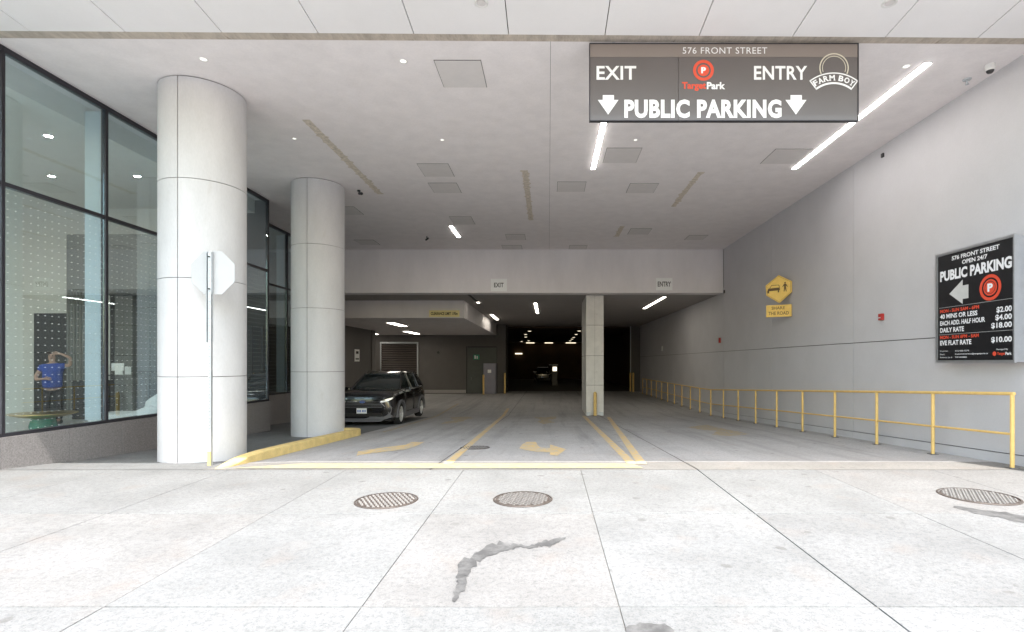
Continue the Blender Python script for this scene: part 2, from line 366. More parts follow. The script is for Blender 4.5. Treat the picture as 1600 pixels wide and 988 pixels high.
for sx in (-1, 1):
    mb = MB(); a, b = sorted((sx * (xs[-1] if sx > 0 else -xs[0]), sx * 60)); mb.prism([(-.99, -.1), (7.19, -.1), (7.19, gz(0, 7.19)), (-.99, gz(0, -.99))], lambda y, z: (a + .01, y, z), lambda y, z: (b - .01, y, z)); obj('outer_slab', mb, m_walk, sw)
# driveway slabs going down into the building, concrete walk behind the left kerb
lane = struct('driveway', drape(MB(), -14.2, 6.69, 7.2, 39.6, -.03), m_joint, org=(0, 8, 0))
for (x0, x1) in ((-4.7, -1.62), (-1.60, 2.02), (2.04, 6.69)):
    obj('sunlit_lane_slab', drape(MB(), x0, x1, 7.208, 7.96, 0), m_lane_sun, lane)  # strip ends near the sun edge; its darker colour offsets the sunlight
    for (y0, y1) in ((7.964, 14.0), (14.006, 21.3), (21.306, 30.0), (30.006, 39.6)):
        mb = drape(MB(), x0, x1, y0, y1, 0)
        obj('concrete_slab', mb, m_lane, lane)
obj('concrete_slab', drape(MB(), -14.2, -4.705, 20.9, 39.6, 0), m_lane, lane)
walk = struct('side_walkway', drape(MB(), -9.0, -4.70, 7.2, 20.9, -.02), m_joint, org=(-6, 8, 0))
yy = [7.208, 8.8, 10.4, 12.0, 13.6, 15.2, 16.8, 18.4, 20.9]
for i in range(len(yy) - 1):
    obj('concrete_slab', drape(MB(), -9.0, -4.705, yy[i], yy[i + 1] - .008, 0), m_walk2, walk)
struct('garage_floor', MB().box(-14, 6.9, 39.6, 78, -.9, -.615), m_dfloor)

# yellow kerb with a ramped nose, wrapping behind the second column
kb = []
path = [(-4.55, 7.32, .004), (-4.6, 7.7, .05), (-4.64, 8.1, .11), (-4.66, 8.6, .145), (-4.68, 9.6, .155), (-4.68, 10.8, .16), (-4.68, 12.0, .16), (-4.68, 12.95, .16), (-4.75, 13.12, .16), (-4.92, 13.22, .16), (-5.3, 13.28, .16), (-5.9, 13.30, .15), (-6.4, 13.30, .14)]
mb = MB(); n = len(path)
for i, (x, y, h) in enumerate(path):
    a = Vector(path[max(0, i - 1)][:2]); b = Vector(path[min(n - 1, i + 1)][:2]); d = (b - a).normalized(); nr = Vector((d.y, -d.x))
    w = .10 if i else .05
    for s, hh in ((1, -.03), (1, h - .015), (.8, h), (-.8, h), (-1, h - .015), (-1, -.03)):
        q = Vector((x, y)) + nr * w * s; mb.v.append((q.x, q.y, gz(q.x, q.y) + hh))
    if i:
        k = 6 * (i - 1)
        for j in range(5): mb.f.append((k + j, k + j + 1, k + j + 7, k + j + 6))
mb.f += [(0, 1, 2, 3, 4, 5), tuple(6 * (n - 1) + j for j in range(6))[::-1]]
tag(obj('yellow_kerb', mb, m_curb, org=(-4.6, 7.3, .05)), 'long low yellow painted concrete kerb curving around the second round column', 'kerb')

# road markings
def marking(name, pts, mat, lift=.006):
    mb = MB(); mb.add([G(x, y, lift) for x, y in pts], [tuple(range(len(pts)))]); return obj(name, mb, mat, lane)
q = lambda L: [(540 + x / 3.2, 640 + y / 3.2) for x, y in L]
marking('turn_arrow', q([(905, 163), (952, 163), (960, 180), (975, 192), (1022, 194), (1022, 176), (1103, 200), (1058, 233), (1022, 228), (1022, 215), (960, 213), (905, 205), (868, 197), (880, 178)]), m_mark)
marking('turn_arrow', q([(55, 232), (62, 212), (130, 200), (215, 188), (300, 178), (330, 164), (395, 163), (350, 186), (300, 200), (200, 212), (110, 222)]), m_mark)
marking('faded_arrow', q([(475, 74), (500, 62), (545, 56), (520, 40), (610, 36), (640, 44), (600, 52), (590, 60), (545, 68)]), m_mark_old)
marking('faded_arrow', q([(940, 38), (1000, 40), (1055, 34), (1050, 48), (1010, 52), (1050, 66), (985, 74), (960, 62), (975, 52)]), m_mark_old)
marking('faded_arrow', [(1072, 668), (1105, 664), (1118, 668), (1150, 674), (1172, 679), (1140, 682), (1112, 680), (1120, 674), (1095, 672)], m_mark_old)
def stripe(name, a, b, w, mat, y0=None):
    mb = MB(); n = max(2, int(abs(b[1] - a[1]) / .5)); k = 0
    for i in range(n + 1):
        t = i / n; x = a[0] + (b[0] - a[0]) * t; y = a[1] + (b[1] - a[1]) * t
        mb.v += [(x - w / 2, y, gz(x, y) + .006), (x + w / 2, y, gz(x, y) + .006)]
        if i: mb.f.append((2 * i - 2, 2 * i - 1, 2 * i + 1, 2 * i))
    return obj(name, mb, mat, lane)
stripe('lane_line', (-1.47, 7.7), (-1.86, 24.5), .13, m_mark)
stripe('lane_line', (1.22, 7.7), (1.38, 20.8), .14, m_mark)
stripe('lane_line', (1.36, 7.7), (2.26, 20.0), .14, m_mark)
stripe('lane_line', (-4.2, 13.5), (-4.75, 28.0), .12, m_mark_old)
mb = MB(); mb.add([(x, y, gz(x, y) + .009) for x, y in ((-4.35, 7.30), (1.30, 7.30), (1.22, 7.72), (-3.6, 7.72))], [(0, 1, 2, 3)]); obj('lane_stripe', mb, m_stripe, lane)

# dark damp patches on the sidewalk
def stain(pts, label):
    mb = MB(); n = len(pts) // 2
    up, dn = pts[:n], pts[n:][::-1]
    vs = []
    for a, b in zip(up, dn): vs += [G(*a, .0035), G(*b, .0035)]
    mb.add(vs, [(2 * i, 2 * i + 1, 2 * i + 3, 2 * i + 2) for i in range(n - 1)])
    return tag(obj('tar_patch', mb, m_stain, org=tuple(vs[0])), label, 'patch')
def jag(c, amp, seed, wf=lambda t: 1):
    """ragged ribbon round a centre line of (x, y, halfwidth)"""
    rnd = random.Random(seed); up, dn = [], []; P = []
    for i in range(len(c) - 1):
        for k in range(4):
            t = k / 4; P.append([c[i][j] * (1 - t) + c[i + 1][j] * t for j in range(3)])
    P.append(list(c[-1]))
    for i, (x, y, w) in enumerate(P):
        a = P[max(0, i - 1)]; b = P[min(len(P) - 1, i + 1)]; d = Vector((b[0] - a[0], b[1] - a[1])).normalized(); nr = Vector((-d.y, d.x))
        w1 = w * rnd.uniform(1 - amp, 1 + amp); w2 = w * rnd.uniform(1 - amp, 1 + amp); up.append((x + nr.x * w1, y + nr.y * w1)); dn.append((x - nr.x * w2, y - nr.y * w2))
    return up + dn[::-1]
stain(jag([(709, 941, 3), (716, 924, 6), (722, 910, 7), (719, 898, 8), (730, 884, 9), (745, 870, 7), (764, 862, 7), (782, 854, 6), (798, 855, 4), (814, 853, 2), (828, 856, 1.6), (842, 851, 4), (858, 850, 4.5), (872, 844, 3), (884, 841, .6)], .55, 3), 'long crooked dark tar patch across the middle of the front sidewalk')
stain(jag([(1490, 792, 1), (1520, 798, 3), (1560, 805, 5), (1600, 811, 6), (1660, 822, 3)], .3, 5), 'thin dark tar streak below the manhole cover on the right')
stain(jag([(978, 986, 5), (1000, 983, 9), (1030, 984, 10), (1052, 990, 5)], .3, 9), 'small brown tar blot at the bottom edge of the sidewalk')

# crumbling edge along the wide joint
# manhole covers
def manhole(px, py, r, label, rz, slope=False, cell=.044, grp='round manhole covers'):
    x, y, z = G(px, py, 0)
    t = thing('manhole_cover', label, 'manhole cover', (x, y, z), grp, rz)
    if slope: t.rotation_euler.x = -math.atan(.0468)
    mb = MB(); mb.lathe([(0, .004), (r * .93, .004), (r * .93, -.01)], n=48); obj('plate', mb, m_iron, t, local=True)
    mb = MB(); mb.lathe([(r * .955, -.01), (r * .955, .009), (r * 1.0, .009), (r * 1.02, .002), (r * 1.02, -.01)], n=48); obj('frame', mb, m_iron, t, local=True, smooth=30)
    mb = MB(); k = int(r / cell) + 1
    for i in range(-k, k + 1):
        for j in range(-k, k + 1):
            cx_, cy_ = i * cell, j * cell
            if math.hypot(cx_, cy_) > r * .88: continue
            h = cell * .31; g = h * (1.15 if (i + j) % 2 else .75); g2 = h * (.75 if (i + j) % 2 else 1.15)
            mb.add([(cx_ - g, cy_ - g2, .004), (cx_ + g, cy_ - g2, .004), (cx_ + g, cy_ + g2, .004), (cx_ - g, cy_ + g2, .004),
                    (cx_ - g * .7, cy_ - g2 * .7, .012), (cx_ + g * .7, cy_ - g2 * .7, .012), (cx_ + g * .7, cy_ + g2 * .7, .012), (cx_ - g * .7, cy_ + g2 * .7, .012)],
                   [(4, 5, 6, 7), (0, 1, 5, 4), (1, 2, 6, 5), (2, 3, 7, 6), (3, 0, 4, 7)])
    tag(obj('tread', mb, m_stud, t, local=True), kind='stuff')
manhole(604, 782, .325, 'round cast iron manhole cover, leftmost of the three on the sunlit sidewalk', .5)
manhole(817, 780, .315, 'round cast iron manhole cover in the middle of the sunlit sidewalk', .7)
manhole(1528, 775.5, .37, 'round cast iron manhole cover near the right wall, beside the dark streak', .2)
manhole(742, 700, .27, 'small round drain cover in the shaded driveway on the yellow centre line', .3, True, .05, 'driveway drain')

# ------------------------------------------------------------------ soffit and ceiling
HC = 4.35 + CAMZ
edge = lambda x: 7.19 + .010 * x
sof = struct('front_soffit', MB().prism([(4.45, HC + .31), (7.0, HC + .075), (7.0, HC + .5), (4.45, HC + .61)], lambda a, b: (-9.2, a, b), lambda a, b: (8.3, a, b)), m_groove, org=(0, 6, HC))
jx = [-8.03, -6.79, -5.55, -4.29, -3.03, -1.775, -.527, .747, 1.996, 3.24, 4.48, 5.72, 6.96, 8.2]
for i in range(len(jx) - 1):
    a, b = jx[i] + .006, jx[i + 1] - .006
    ys = lambda x: edge(x) - .17
    lo = lambda y: HC - .02 + .093 * (7.05 - y)
    P = [(a, 4.47), (b, 4.47), (b, ys(b)), (a, ys(a))]
    obj('soffit_panel', MB().prism(P, lambda x, y: (x, y, lo(y)), lambda x, y: (x, y, lo(y) + .03)), m_soffit, sof, bevel=.002)
for px in (752, 1390):
    c = F(px, -3, 6.47); t = thing('soffit_speaker', 'round recessed disc in the pale front soffit, ' + ('left' if px < 1000 else 'right') + ' one of two at the top', 'ceiling fitting', (c[0], c[1], HC + .03), 'discs in the front soffit')
    obj('frame', MB().lathe([(.055, .01), (.075, -.012), (.085, -.006), (.087, .02)], n=32), m_plastic, t, local=True, smooth=True)
    obj('grille', MB().lathe([(0, -.004), (.055, -.004), (.055, .02)], n=32), m_hatch, t, local=True)
ceil = struct('ceiling', MB().prism([(-9.0, edge(-9) - .22), (8.0, edge(8) - .22), (8.0, 20.4), (-9.0, 20.4)], lambda x, y: (x, y, HC + .02), lambda x, y: (x, y, HC + .4)), m_groove, org=(0, 12, HC))
for (a, b) in ((-8.98, .027), (.032, 6.72)):
    obj('ceiling_panel', MB().prism([(a, edge(a)), (b, edge(b)), (b, 20.4), (a, 20.4)], lambda x, y: (x, y, HC), lambda x, y: (x, y, HC + .019)), m_ceil, ceil)
obj('sealant_strip', MB().prism([(-9, edge(-9) - .16), (6.72, edge(6.72) - .16), (6.72, edge(6.72) - .005), (-9, edge(-9) - .005)], lambda x, y: (x, y, HC - .004), lambda x, y: (x, y, HC + .019)), m_grime, ceil)
hat = [(-1.65, -.97, 7.63, 8.38), (-2.88, -2.19, 11.6, 12.4), (-2.92, -2.22, 12.84, 13.6), (-2.96, -2.3, 15.8, 16.7), (-6.9, -6.2, 18.8, 19.6), (-6.1, -5.42, 14.8, 15.6), (-1.47, -.8, 18, 18.8),
       (-1.74, -1.0, 19.65, 20.35), (.215, .91, 12.76, 13.5), (1.18, 1.9, 10.75, 11.55), (1.98, 2.68, 12.87, 13.6), (2.67, 3.36, 17.2, 18.0), (4.8, 5.45, 18.1, 18.8), (.78, 1.44, 19.65, 20.35), (4.62, 5.38, 10.8, 11.6)]
for a, b, c, d in hat:
    mb = MB().box(a, b, c, d, HC - .006, HC + .001)
    pnl = obj('access_panel', mb, m_groove, ceil)
    obj('hatch_door', MB().box(a + .007, b - .007, c + .007, d - .007, HC - .009, HC - .0055), m_hatch, pnl)
rnd = random.Random(4)
for (x, y0, y1, w) in ((-4.34, 9.5, 13.7, .07), (-.535, 12.0, 16.2, .065), (3.47, 12.1, 14.8, .06), (2.35, 16.9, 18.3, .07)):
    n = int((y1 - y0) / .06); up, dn = [], []
    for i in range(n + 1):
        y = y0 + (y1 - y0) * i / n; k = 1 + (.9 * rnd.random() ** 3 if rnd.random() < .5 else 0); k2 = 1 + (.9 * rnd.random() ** 3 if rnd.random() < .5 else 0)
        up.append((x - w * k, y)); dn.append((x + w * k2, y))
    mb = MB(); vs = []
    for a, b in zip(up, dn): vs += [(a[0], a[1], HC - .004), (b[0], b[1], HC - .004)]
    mb.add(vs, [(2 * i, 2 * i + 1, 2 * i + 3, 2 * i + 2) for i in range(n)])
    obj('filled_slot', mb, m_patch, ceil)

# linear lamps
def strip_lamp(x, y0, y1, z, w, label, mat, grp, lit0=0.0):
    t = thing('strip_light', label, 'strip light', (x, (y0 + y1) / 2, z), grp)
    mb = MB().box(x - w / 2 - .012, x + w / 2 + .012, y0 - .015, y1 + .015, z - .008, z + .002); obj('housing', mb, m_alu, t)
    obj('diffuser', MB().box(x - w / 2, x + w / 2, y0 + lit0, y1, z - .016, z - .0085), mat, t)
    if lit0 > .05: obj('dark_diffuser', MB().box(x - w / 2, x + w / 2, y0, y0 + lit0 - .01, z - .016, z - .0085), m_blk, t)
    return t
g1 = 'strip lights in the outer ceiling'
strip_lamp(1.0, 7.75, 11.9, HC, .09, 'long lit strip light in the outer ceiling, partly behind the hanging parking sign', m_strip, g1)
strip_lamp(5.5, 7.7, 11.9, HC, .09, 'longest lit strip light in the ceiling beside the right wall', m_strip, g1)
strip_lamp(-3.1, 16.9, 18.35, HC, .10, 'short lit strip light in the ceiling near the left part of the beam', m_strip, g1)
HI = 2.68 + CAMZ; HL = 1.93 + CAMZ
g2 = 'strip lights under the inner ceilings'
strip_lamp(-3.12, 20.9, 23.7, HI, .12, 'mostly unlit strip light with a glowing end, left of the exit plate', m_strip2, g2, 2.5)
strip_lamp(-3.17, 29.5, 33.0, HI, .16, 'lit strip light at the corner of the lowered left ceiling box', m_strip2, g2)
strip_lamp(-.59, 23.8, 28.7, HI, .13, 'lit strip light in the inner ceiling between the exit sign and the square pier', m_strip2, g2)
strip_lamp(4.72, 21.6, 26.2, HI, .13, 'lit strip light in the inner ceiling below the entry sign', m_strip2, g2)
strip_lamp(-7.62, 25.6, 28.0, HL, .35, 'lit strip light under the lowered ceiling, above the parked car', m_strip2, g2)
strip_lamp(-8.75, 32.6, 35.4, HL, .35, 'lit strip light under the lowered ceiling, right of the louvre', m_strip2, g2)
strip_lamp(-11.7, 34.0, 36.0, HL, .35, 'lit strip light under the lowered ceiling in the far left corner', m_strip2, g2)
def downlight(x, y, z, r, label, mat, grp):
    t = thing('downlight', label, 'downlight', (x, y, z), grp)
    obj('trim', MB().lathe([(r, .0), (r * 1.35, -.004), (r * 1.4, .003)], n=20), m_plastic, t, local=True, smooth=True)
    obj('lens', MB().lathe([(0, -.003), (r, -.003), (r, .004)], n=20), mat, t, local=True)
for px, py, lb in ((318, 93, 'small round downlight in the ceiling right above the gap between glass front and first column'), (630, 96, 'small round downlight left of the nearest square ceiling hatch'),
                   (1416, 104, 'small round downlight beside the outer end of the longest strip light'), (691, 219, 'tiny round downlight between the long brown filled slots, above two hatches'),
                   (993, 219, 'tiny round downlight right below the hanging sign'), (460, 217, 'tiny round downlight left of the longest brown filled slot')):
    Y = 4.35 * FPX / (CY - py); downlight((px - CX) * Y / FPX, Y, HC, .045 if py < 150 else .035, lb, m_down, 'downlights in the outer ceiling')
# camera dome, sprinkler, small ceiling devices
t = thing('security_camera', 'white dome security camera on the ceiling near the top right corner', 'security camera', (F(1547, 97, 7.75)[0], 7.75, HC))
obj('housing', MB().lathe([(0, 0), (.062, 0), (.066, -.02), (.064, -.075), (.05, -.09)], n=28), m_plastic, t, local=True, smooth=40)
obj('dome', MB().lathe([(.05, -.088), (.046, -.105), (.03, -.125), (0, -.132)], n=28), m_dplast, t, local=True, smooth=True)
t = thing('sprinkler', 'small grey sprinkler head on the ceiling left of the dome camera', 'sprinkler', (F(1511, 121, 8.15)[0], 8.15, HC))
obj('rose', MB().lathe([(0, 0), (.06, 0), (.055, -.015), (0, -.02)], n=20), m_galv, t, local=True, smooth=40)
obj('nozzle', MB().lathe([(.014, -.015), (.014, -.07), (.026, -.075), (.026, -.082), (0, -.085)], n=14), m_galv, t, local=True)
t = thing('security_camera', 'small black camera on the ceiling at the top of the second column', 'security camera', (F(546, 303, 12.9)[0] + .05, 13.4, HC))
obj('bracket', MB().cyl((0, 0), .04, -.03, 0, 14), m_dplast, t, local=True)
obj('body', MB().tube((0, .03, -.07), (.10, -.08, -.11), .035), m_dplast, t, local=True)
t = thing('ceiling_sensor', 'small black device hanging under the ceiling left of the short strip light', 'ceiling sensor', (F(667, 372, 18.3)[0], 18.3, HC))
obj('bracket', MB().tube((0, 0, 0), (0, 0, -.07), .02), m_dplast, t, local=True)
obj('body', MB().tube((-.04, -.02, -.13), (.05, .03, -.05), .03), m_dplast, t, local=True)

# ------------------------------------------------------------------ beam, inner ceilings, walls
o = obj('beam', MB().box(-9.0, 6.72, 20.402, 21.0, HI + .0, HC + .3), m_beam, org=(0, 20.4, HI))
tag(o, 'wide grey rendered beam across the driveway carrying the exit and entry signs', 'beam')
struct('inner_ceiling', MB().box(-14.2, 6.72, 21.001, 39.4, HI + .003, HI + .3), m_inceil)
o = obj('lowered_ceiling_box', MB().box(-14.2, -3.64, 22.9, 37.0, HL, HI + .001), m_wall_in, org=(-9, 30, HL)); o.data.materials.clear(); o.data.materials.append(m_beam)
tag(o, 'lowered grey ceiling box on the left with the yellow clearance sign', 'ceiling box')

# right wall: base strip, lower and upper panels as pieces, dark backing
rw = thing('right_wall', 'tall grey panelled wall along the right side of the driveway', 'wall', (6.75, 8, 0))
obj('backing', MB().box(6.735, 7.4, 5.62, 41.0, -.9, HC + .35), m_groove, rw)
vy = [5.6, 7.38, 11.68, 15.98, 20.3, 24.6, 28.9, 33.2, 38.9]
for i in range(len(vy) - 1):
    a, b = vy[i] + .006, vy[i + 1] - .006
    zb = lambda y: gz(6.7, y)
    top = HC if a < 20 else HI + .2
    for (l0, l1) in ((.155, None), (None, None)):
        if l0: P = [(a, zb(a) + .155), (b, zb(b) + .155), (b, 1.925), (a, 1.925)]
        else: P = [(a, 1.94), (b, 1.94), (b, top), (a, top)]
        obj('wall_panel', MB().prism(P, lambda y, z: (6.70, y, z), lambda y, z: (6.736, y, z)), m_wall, rw, bevel=.002)
    obj('base_panel', MB().prism([(a, zb(a) - .1), (b, zb(b) - .1), (b, zb(b) + .142), (a, zb(a) + .142)], lambda y, z: (6.692, y, z), lambda y, z: (6.736, y, z)), m_wall, rw)
o = obj('building_block', MB().box(7.41, 60, 5.65, 60, -.4, 20), m_clad); tag(o, 'plain building mass behind the right wall', 'building')
o = obj('building_block', MB().box(-60, 60, 4.47, 60, HC + .62, 24), m_clad); tag(o, 'storeys of the building above the driveway ceiling', 'building')
o = obj('building_block', MB().box(-60, -18.6, 5.6, 60, -.4, HC + .6), m_clad); tag(o, 'plain building mass beyond the glass lobby', 'building')

# rear wall with louvre, door, cabinet
ZF = gz(0, 30)
rear = thing('rear_wall', 'dark grey rear wall of the garage with louvre and door', 'wall', (-8, 37.0, ZF))
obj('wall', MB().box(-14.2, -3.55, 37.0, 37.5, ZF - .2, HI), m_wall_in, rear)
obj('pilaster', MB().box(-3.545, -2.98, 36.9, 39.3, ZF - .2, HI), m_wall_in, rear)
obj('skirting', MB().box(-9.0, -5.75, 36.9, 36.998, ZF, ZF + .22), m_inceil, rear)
lv = obj('louvre', MB().box(-11.62, -9.14, 36.985, 36.999, F(0, 610, 37)[2], F(0, 538, 37)[2]), m_blk, rear)
fr = MB(); x0, x1, z0, z1 = -11.62, -9.14, F(0, 612, 37)[2], F(0, 537, 37)[2]
fr.box(x0 - .08, x0, 36.9, 36.998, z0, z1).box(x1, x1 + .08, 36.9, 36.998, z0, z1).box(x0 - .08, x1 + .08, 36.9, 36.998, z1, z1 + .1)
obj('frame', fr, m_galv, lv)
base_sl = None
for k in range(20):
    z = z0 + .1 + k * (z1 - z0 - .15) / 20
    s = obj('slat', MB().prism([(36.90, z), (36.92, z - .012), (36.99, z + .09), (36.975, z + .10)], lambda y, zz: (x0 + .01, y, zz), lambda y, zz: (x1 - .01, y, zz)), surf('louvre_brown', (.07, .055, .05), .5), lv)
dr = obj('door', MB().box(-5.62, -3.62, 36.955, 36.999, ZF + .02, F(0, 543.5, 37)[2]), surf('door_green_grey', (.085, .095, .088), .6), rear)
fr = MB(); zt = F(0, 543.5, 37)[2]; fr.box(-5.72, -5.63, 36.92, 36.998, ZF, zt + .09).box(-3.61, -3.556, 36.92, 36.998, ZF, zt + .09).box(-5.62, -3.62, 36.92, 36.998, zt + .005, zt + .09)
obj('door_frame', fr, m_dplast, dr)
obj('handle', MB().tube((-5.35, 36.9, ZF + .95), (-5.35, 36.9, ZF + 1.1), .03).tube((-5.35, 36.9, ZF + 1.02), (-5.35, 36.96, ZF + 1.02), .015), m_chrome, dr)
def wsign(x0, x1, y, z0, z1, mat): return MB().box(x0, x1, y - .02, y, z0, z1)
t = thing('exit_sign', 'small green pictogram sign on the rear door', 'sign', (F(744, 558, 36.95)[0], 36.95, F(0, 562, 36.95)[2]))
a, b = F(740, 562, 36.95), F(749, 554.5, 36.95); obj('board', MB().box(a[0], b[0], 36.93, 36.952, a[2], b[2]), m_green, t)
obj('pictogram', MB().box(a[0] + .06, a[0] + .17, 36.925, 36.9295, a[2] + .05, b[2] - .05).box(a[0] + .22, a[0] + .3, 36.925, 36.9295, a[2] + .04, b[2] - .09), m_wht, t)
t = thing('service_cabinet', 'tall blue grey metal cabinet in front of the rear door', 'cabinet', (-4.0, 36.2, ZF))
obj('cabinet_body', MB().box(-4.42, -3.56, 36.0, 36.6, ZF, F(0, 568, 36)[2]), surf('cabinet_grey', (.24, .235, .29), .5), t, bevel=.02)
obj('door', MB().box(-4.38, -3.60, 35.97, 35.998, ZF + .08, F(0, 568, 36)[2] - .05), surf('cabinet_grey', (.24, .235, .29), .5), t, bevel=.005)
obj('notice', MB().box(-4.12, -3.88, 35.955, 35.968, ZF + 1.42, ZF + 1.64), m_whpl, t)
obj('handle', MB().tube((-3.66, 35.94, ZF + 1.0), (-3.66, 35.94, ZF + 1.15), .015), m_chrome, t)
t = thing('wall_dome', 'small dark dome high on the rear wall right of the louvre', 'wall fitting', (F(685, 551, 36.9)[0], 36.99, F(0, 551, 36.9)[2]))
obj('cover', MB().tube((0, 0, 0), (0, -.12, 0), .09), m_dplast, t, local=True)  # plain dark fitting on the wall
# left inner wall
lw = thing('left_inner_wall', 'grey side wall behind the parked car', 'wall', (-10.5, 26, ZF))
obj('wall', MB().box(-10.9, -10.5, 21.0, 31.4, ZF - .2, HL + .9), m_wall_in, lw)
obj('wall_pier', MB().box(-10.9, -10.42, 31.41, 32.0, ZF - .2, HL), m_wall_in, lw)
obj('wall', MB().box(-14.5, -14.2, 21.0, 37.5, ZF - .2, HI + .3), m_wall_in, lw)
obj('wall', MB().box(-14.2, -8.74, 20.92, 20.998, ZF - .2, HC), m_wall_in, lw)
t = thing('wall_notice', 'narrow white notice on the side wall behind the parked car', 'sign', (-10.49, 29, F(0, 565, 29)[2]))
obj('board', MB().box(-10.499, -10.475, 28.75, 29.45, F(0, 565, 29)[2], F(0, 546, 29)[2]), m_whpl, t)
obj('lettering', MB().box(-10.474, -10.471, 28.9, 29.3, F(0, 553, 29)[2], F(0, 549, 29)[2]).box(-10.474, -10.471, 28.85, 29.35, F(0, 562, 29)[2], F(0, 560, 29)[2]), m_blk, t)
# right jamb and dark garage beyond
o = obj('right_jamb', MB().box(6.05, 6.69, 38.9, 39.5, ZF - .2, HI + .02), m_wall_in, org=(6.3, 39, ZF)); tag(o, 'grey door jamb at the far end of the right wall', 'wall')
o = obj('steel_door_track', MB().box(6.0, 6.045, 38.92, 39.1, ZF - .1, HI + .02), m_galv, org=(6, 39, ZF)); tag(o, 'thin steel track beside the far right door jamb', 'door track')
dg = thing('deep_garage', 'dark brown garage hall beyond the wide opening', 'garage', (0, 60, ZF))
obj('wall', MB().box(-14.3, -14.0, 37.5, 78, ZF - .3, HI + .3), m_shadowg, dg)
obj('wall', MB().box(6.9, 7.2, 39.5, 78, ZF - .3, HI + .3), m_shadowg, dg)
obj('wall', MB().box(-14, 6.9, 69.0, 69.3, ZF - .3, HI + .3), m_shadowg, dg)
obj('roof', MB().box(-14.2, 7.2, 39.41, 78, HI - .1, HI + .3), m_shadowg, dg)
struct('opening_floor_sill', MB().box(-2.97, 6.04, 39.58, 39.62, ZF - .1, ZF + .003), m_joint)
g3 = 'round lamps in the dark garage'
for k, (px, py) in enumerate(((827.5, 516.5), (821.3, 521.7), (821.5, 525.9), (815, 533), (826, 532), (905, 516.2), (900.2, 521.7), (896.5, 526.5), (893.8, 529.2), (891, 532))):
    Y = (HI - .1 - CAMZ) * FPX / (CY - py); x = (px - CX) * Y / FPX
    t = thing('round_lamp', 'small glowing round lamp under the dark garage roof', 'lamp', (x, Y, HI - .1), g3)
    obj('rim', MB().lathe([(.17, 0), (.2, -.06), (.22, 0)], n=14), m_dplast, t, local=True)
    obj('lens', MB().lathe([(0, -.09), (.12, -.075), (.17, -.02), (.17, 0)], n=14), m_deep, t, local=True)
for px0, px1, lb in ((822, 835, 'leftmost of three glowing tubes above the dark far garage wall'), (851, 864, 'middle one of three glowing tubes above the dark far garage wall'), (884, 899.7, 'glowing tube above the dark far garage wall nearest the square pier')):
    x0_, x1_ = (px0 - CX) * 68 / FPX, (px1 - CX) * 68 / FPX; z = F(0, 535.5, 68)[2]
    t = thing('tube_light', lb, 'tube light', ((x0_ + x1_) / 2, 68, z), 'tube lights in the dark garage')
    obj('tube', MB().tube((x0_, 68, z), (x1_, 68, z), .09), m_deep, t)
    obj('bracket', MB().box(x0_ + .2, x1_ - .2, 67.95, 68.05, z + .09, HI - .1), m_dplast, t)
x0_, x1_ = (805 - CX) * 68.8 / FPX, (816 - CX) * 68.8 / FPX; z = F(0, 552.8, 68.8)[2]
t = thing('tube_light', 'lower glowing tube on the far garage wall left of the others', 'tube light', ((x0_ + x1_) / 2, 68.8, z), 'tube lights in the dark garage')
obj('tube', MB().tube((x0_, 68.8, z), (x1_, 68.8, z), .08), m_deep, t); obj('bracket', MB().box(x0_, x1_, 68.85, 68.99, z - .05, z + .05), m_dplast, t)
t = thing('pay_machine', 'dark machine with a glowing screen deep inside the garage', 'machine', (F(867, 0, 50)[0], 50, ZF))
a, b = F(862.5, 590, 50), F(871, 571, 50)
obj('cabinet_body', MB().box(a[0], b[0], 50, 50.5, ZF, b[2]), m_dplast, t, bevel=.02)
obj('screen', MB().box(a[0] + .07, b[0] - .07, 49.98, 49.999, F(0, 580, 50)[2], F(0, 573.5, 50)[2]), m_screen, t)
obj('canopy', MB().box(a[0] - .3, b[0] + .05, 49.8, 50.6, b[2] + .01, b[2] + .08), m_galv, t)

# square pier of clad blocks
pr = thing('square_pier', 'square pale concrete pier of stacked blocks between the exit and entry lanes', 'pier', (1.83, 21.0, gz(1.8, 21)))
pz = [gz(1.8, 21), 1.5 - .89, 1.5 + .28, 1.5 + 1.49, HI]
for i in range(4):
    for (a, b) in ((1.49, 1.832), (1.838, 2.185)):
        obj('cladding_block', MB().box(a, b, 21.05, 23.7, pz[i] + .006, pz[i + 1] - .006), m_pier, pr, bevel=.006)
obj('core', MB().box(1.51, 2.165, 21.07, 23.68, pz[0] - .05, HI), m_groove, pr)
for a, b in ((1.52, 1.66), (2.0, 2.16)): obj('corner_bracket', MB().box(a, b, 20.99, 21.045, pz[0], pz[0] + .14), m_galv, pr, bevel=.01)
def bollard(x, y, h, label):
    z = gz(x, y); t = thing('bollard', label, 'bollard', (x, y, z), 'yellow bollards')
    obj('post', MB().lathe([(0, h), (.03, h - .004), (.055, h - .03), (.065, h - .07), (.065, 0)], n=20), m_yel, t, local=True, smooth=50)
    obj('base_collar', MB().lathe([(.066, .02), (.09, .015), (.095, 0)], n=20), m_joint, t, local=True)
bollard(F(930, 0, 20.7)[0], 20.75, .95, 'yellow bollard standing against the front of the square pier')
bollard(F(788.5, 0, 36)[0], 36.2, 1.42, 'yellow bollard at the left edge of the dark garage opening')
bollard(F(755.5, 0, 35.7)[0], 35.7, 1.35, 'yellow bollard beside the blue grey cabinet')
bollard(F(989.5, 0, 38.0)[0], 38.0, 1.40, 'yellow bollard at the far right door jamb')
bollard(F(985, 0, 38.6)[0], 38.6, 1.40, 'pinkish yellow bollard just left of the one at the far right door jamb')

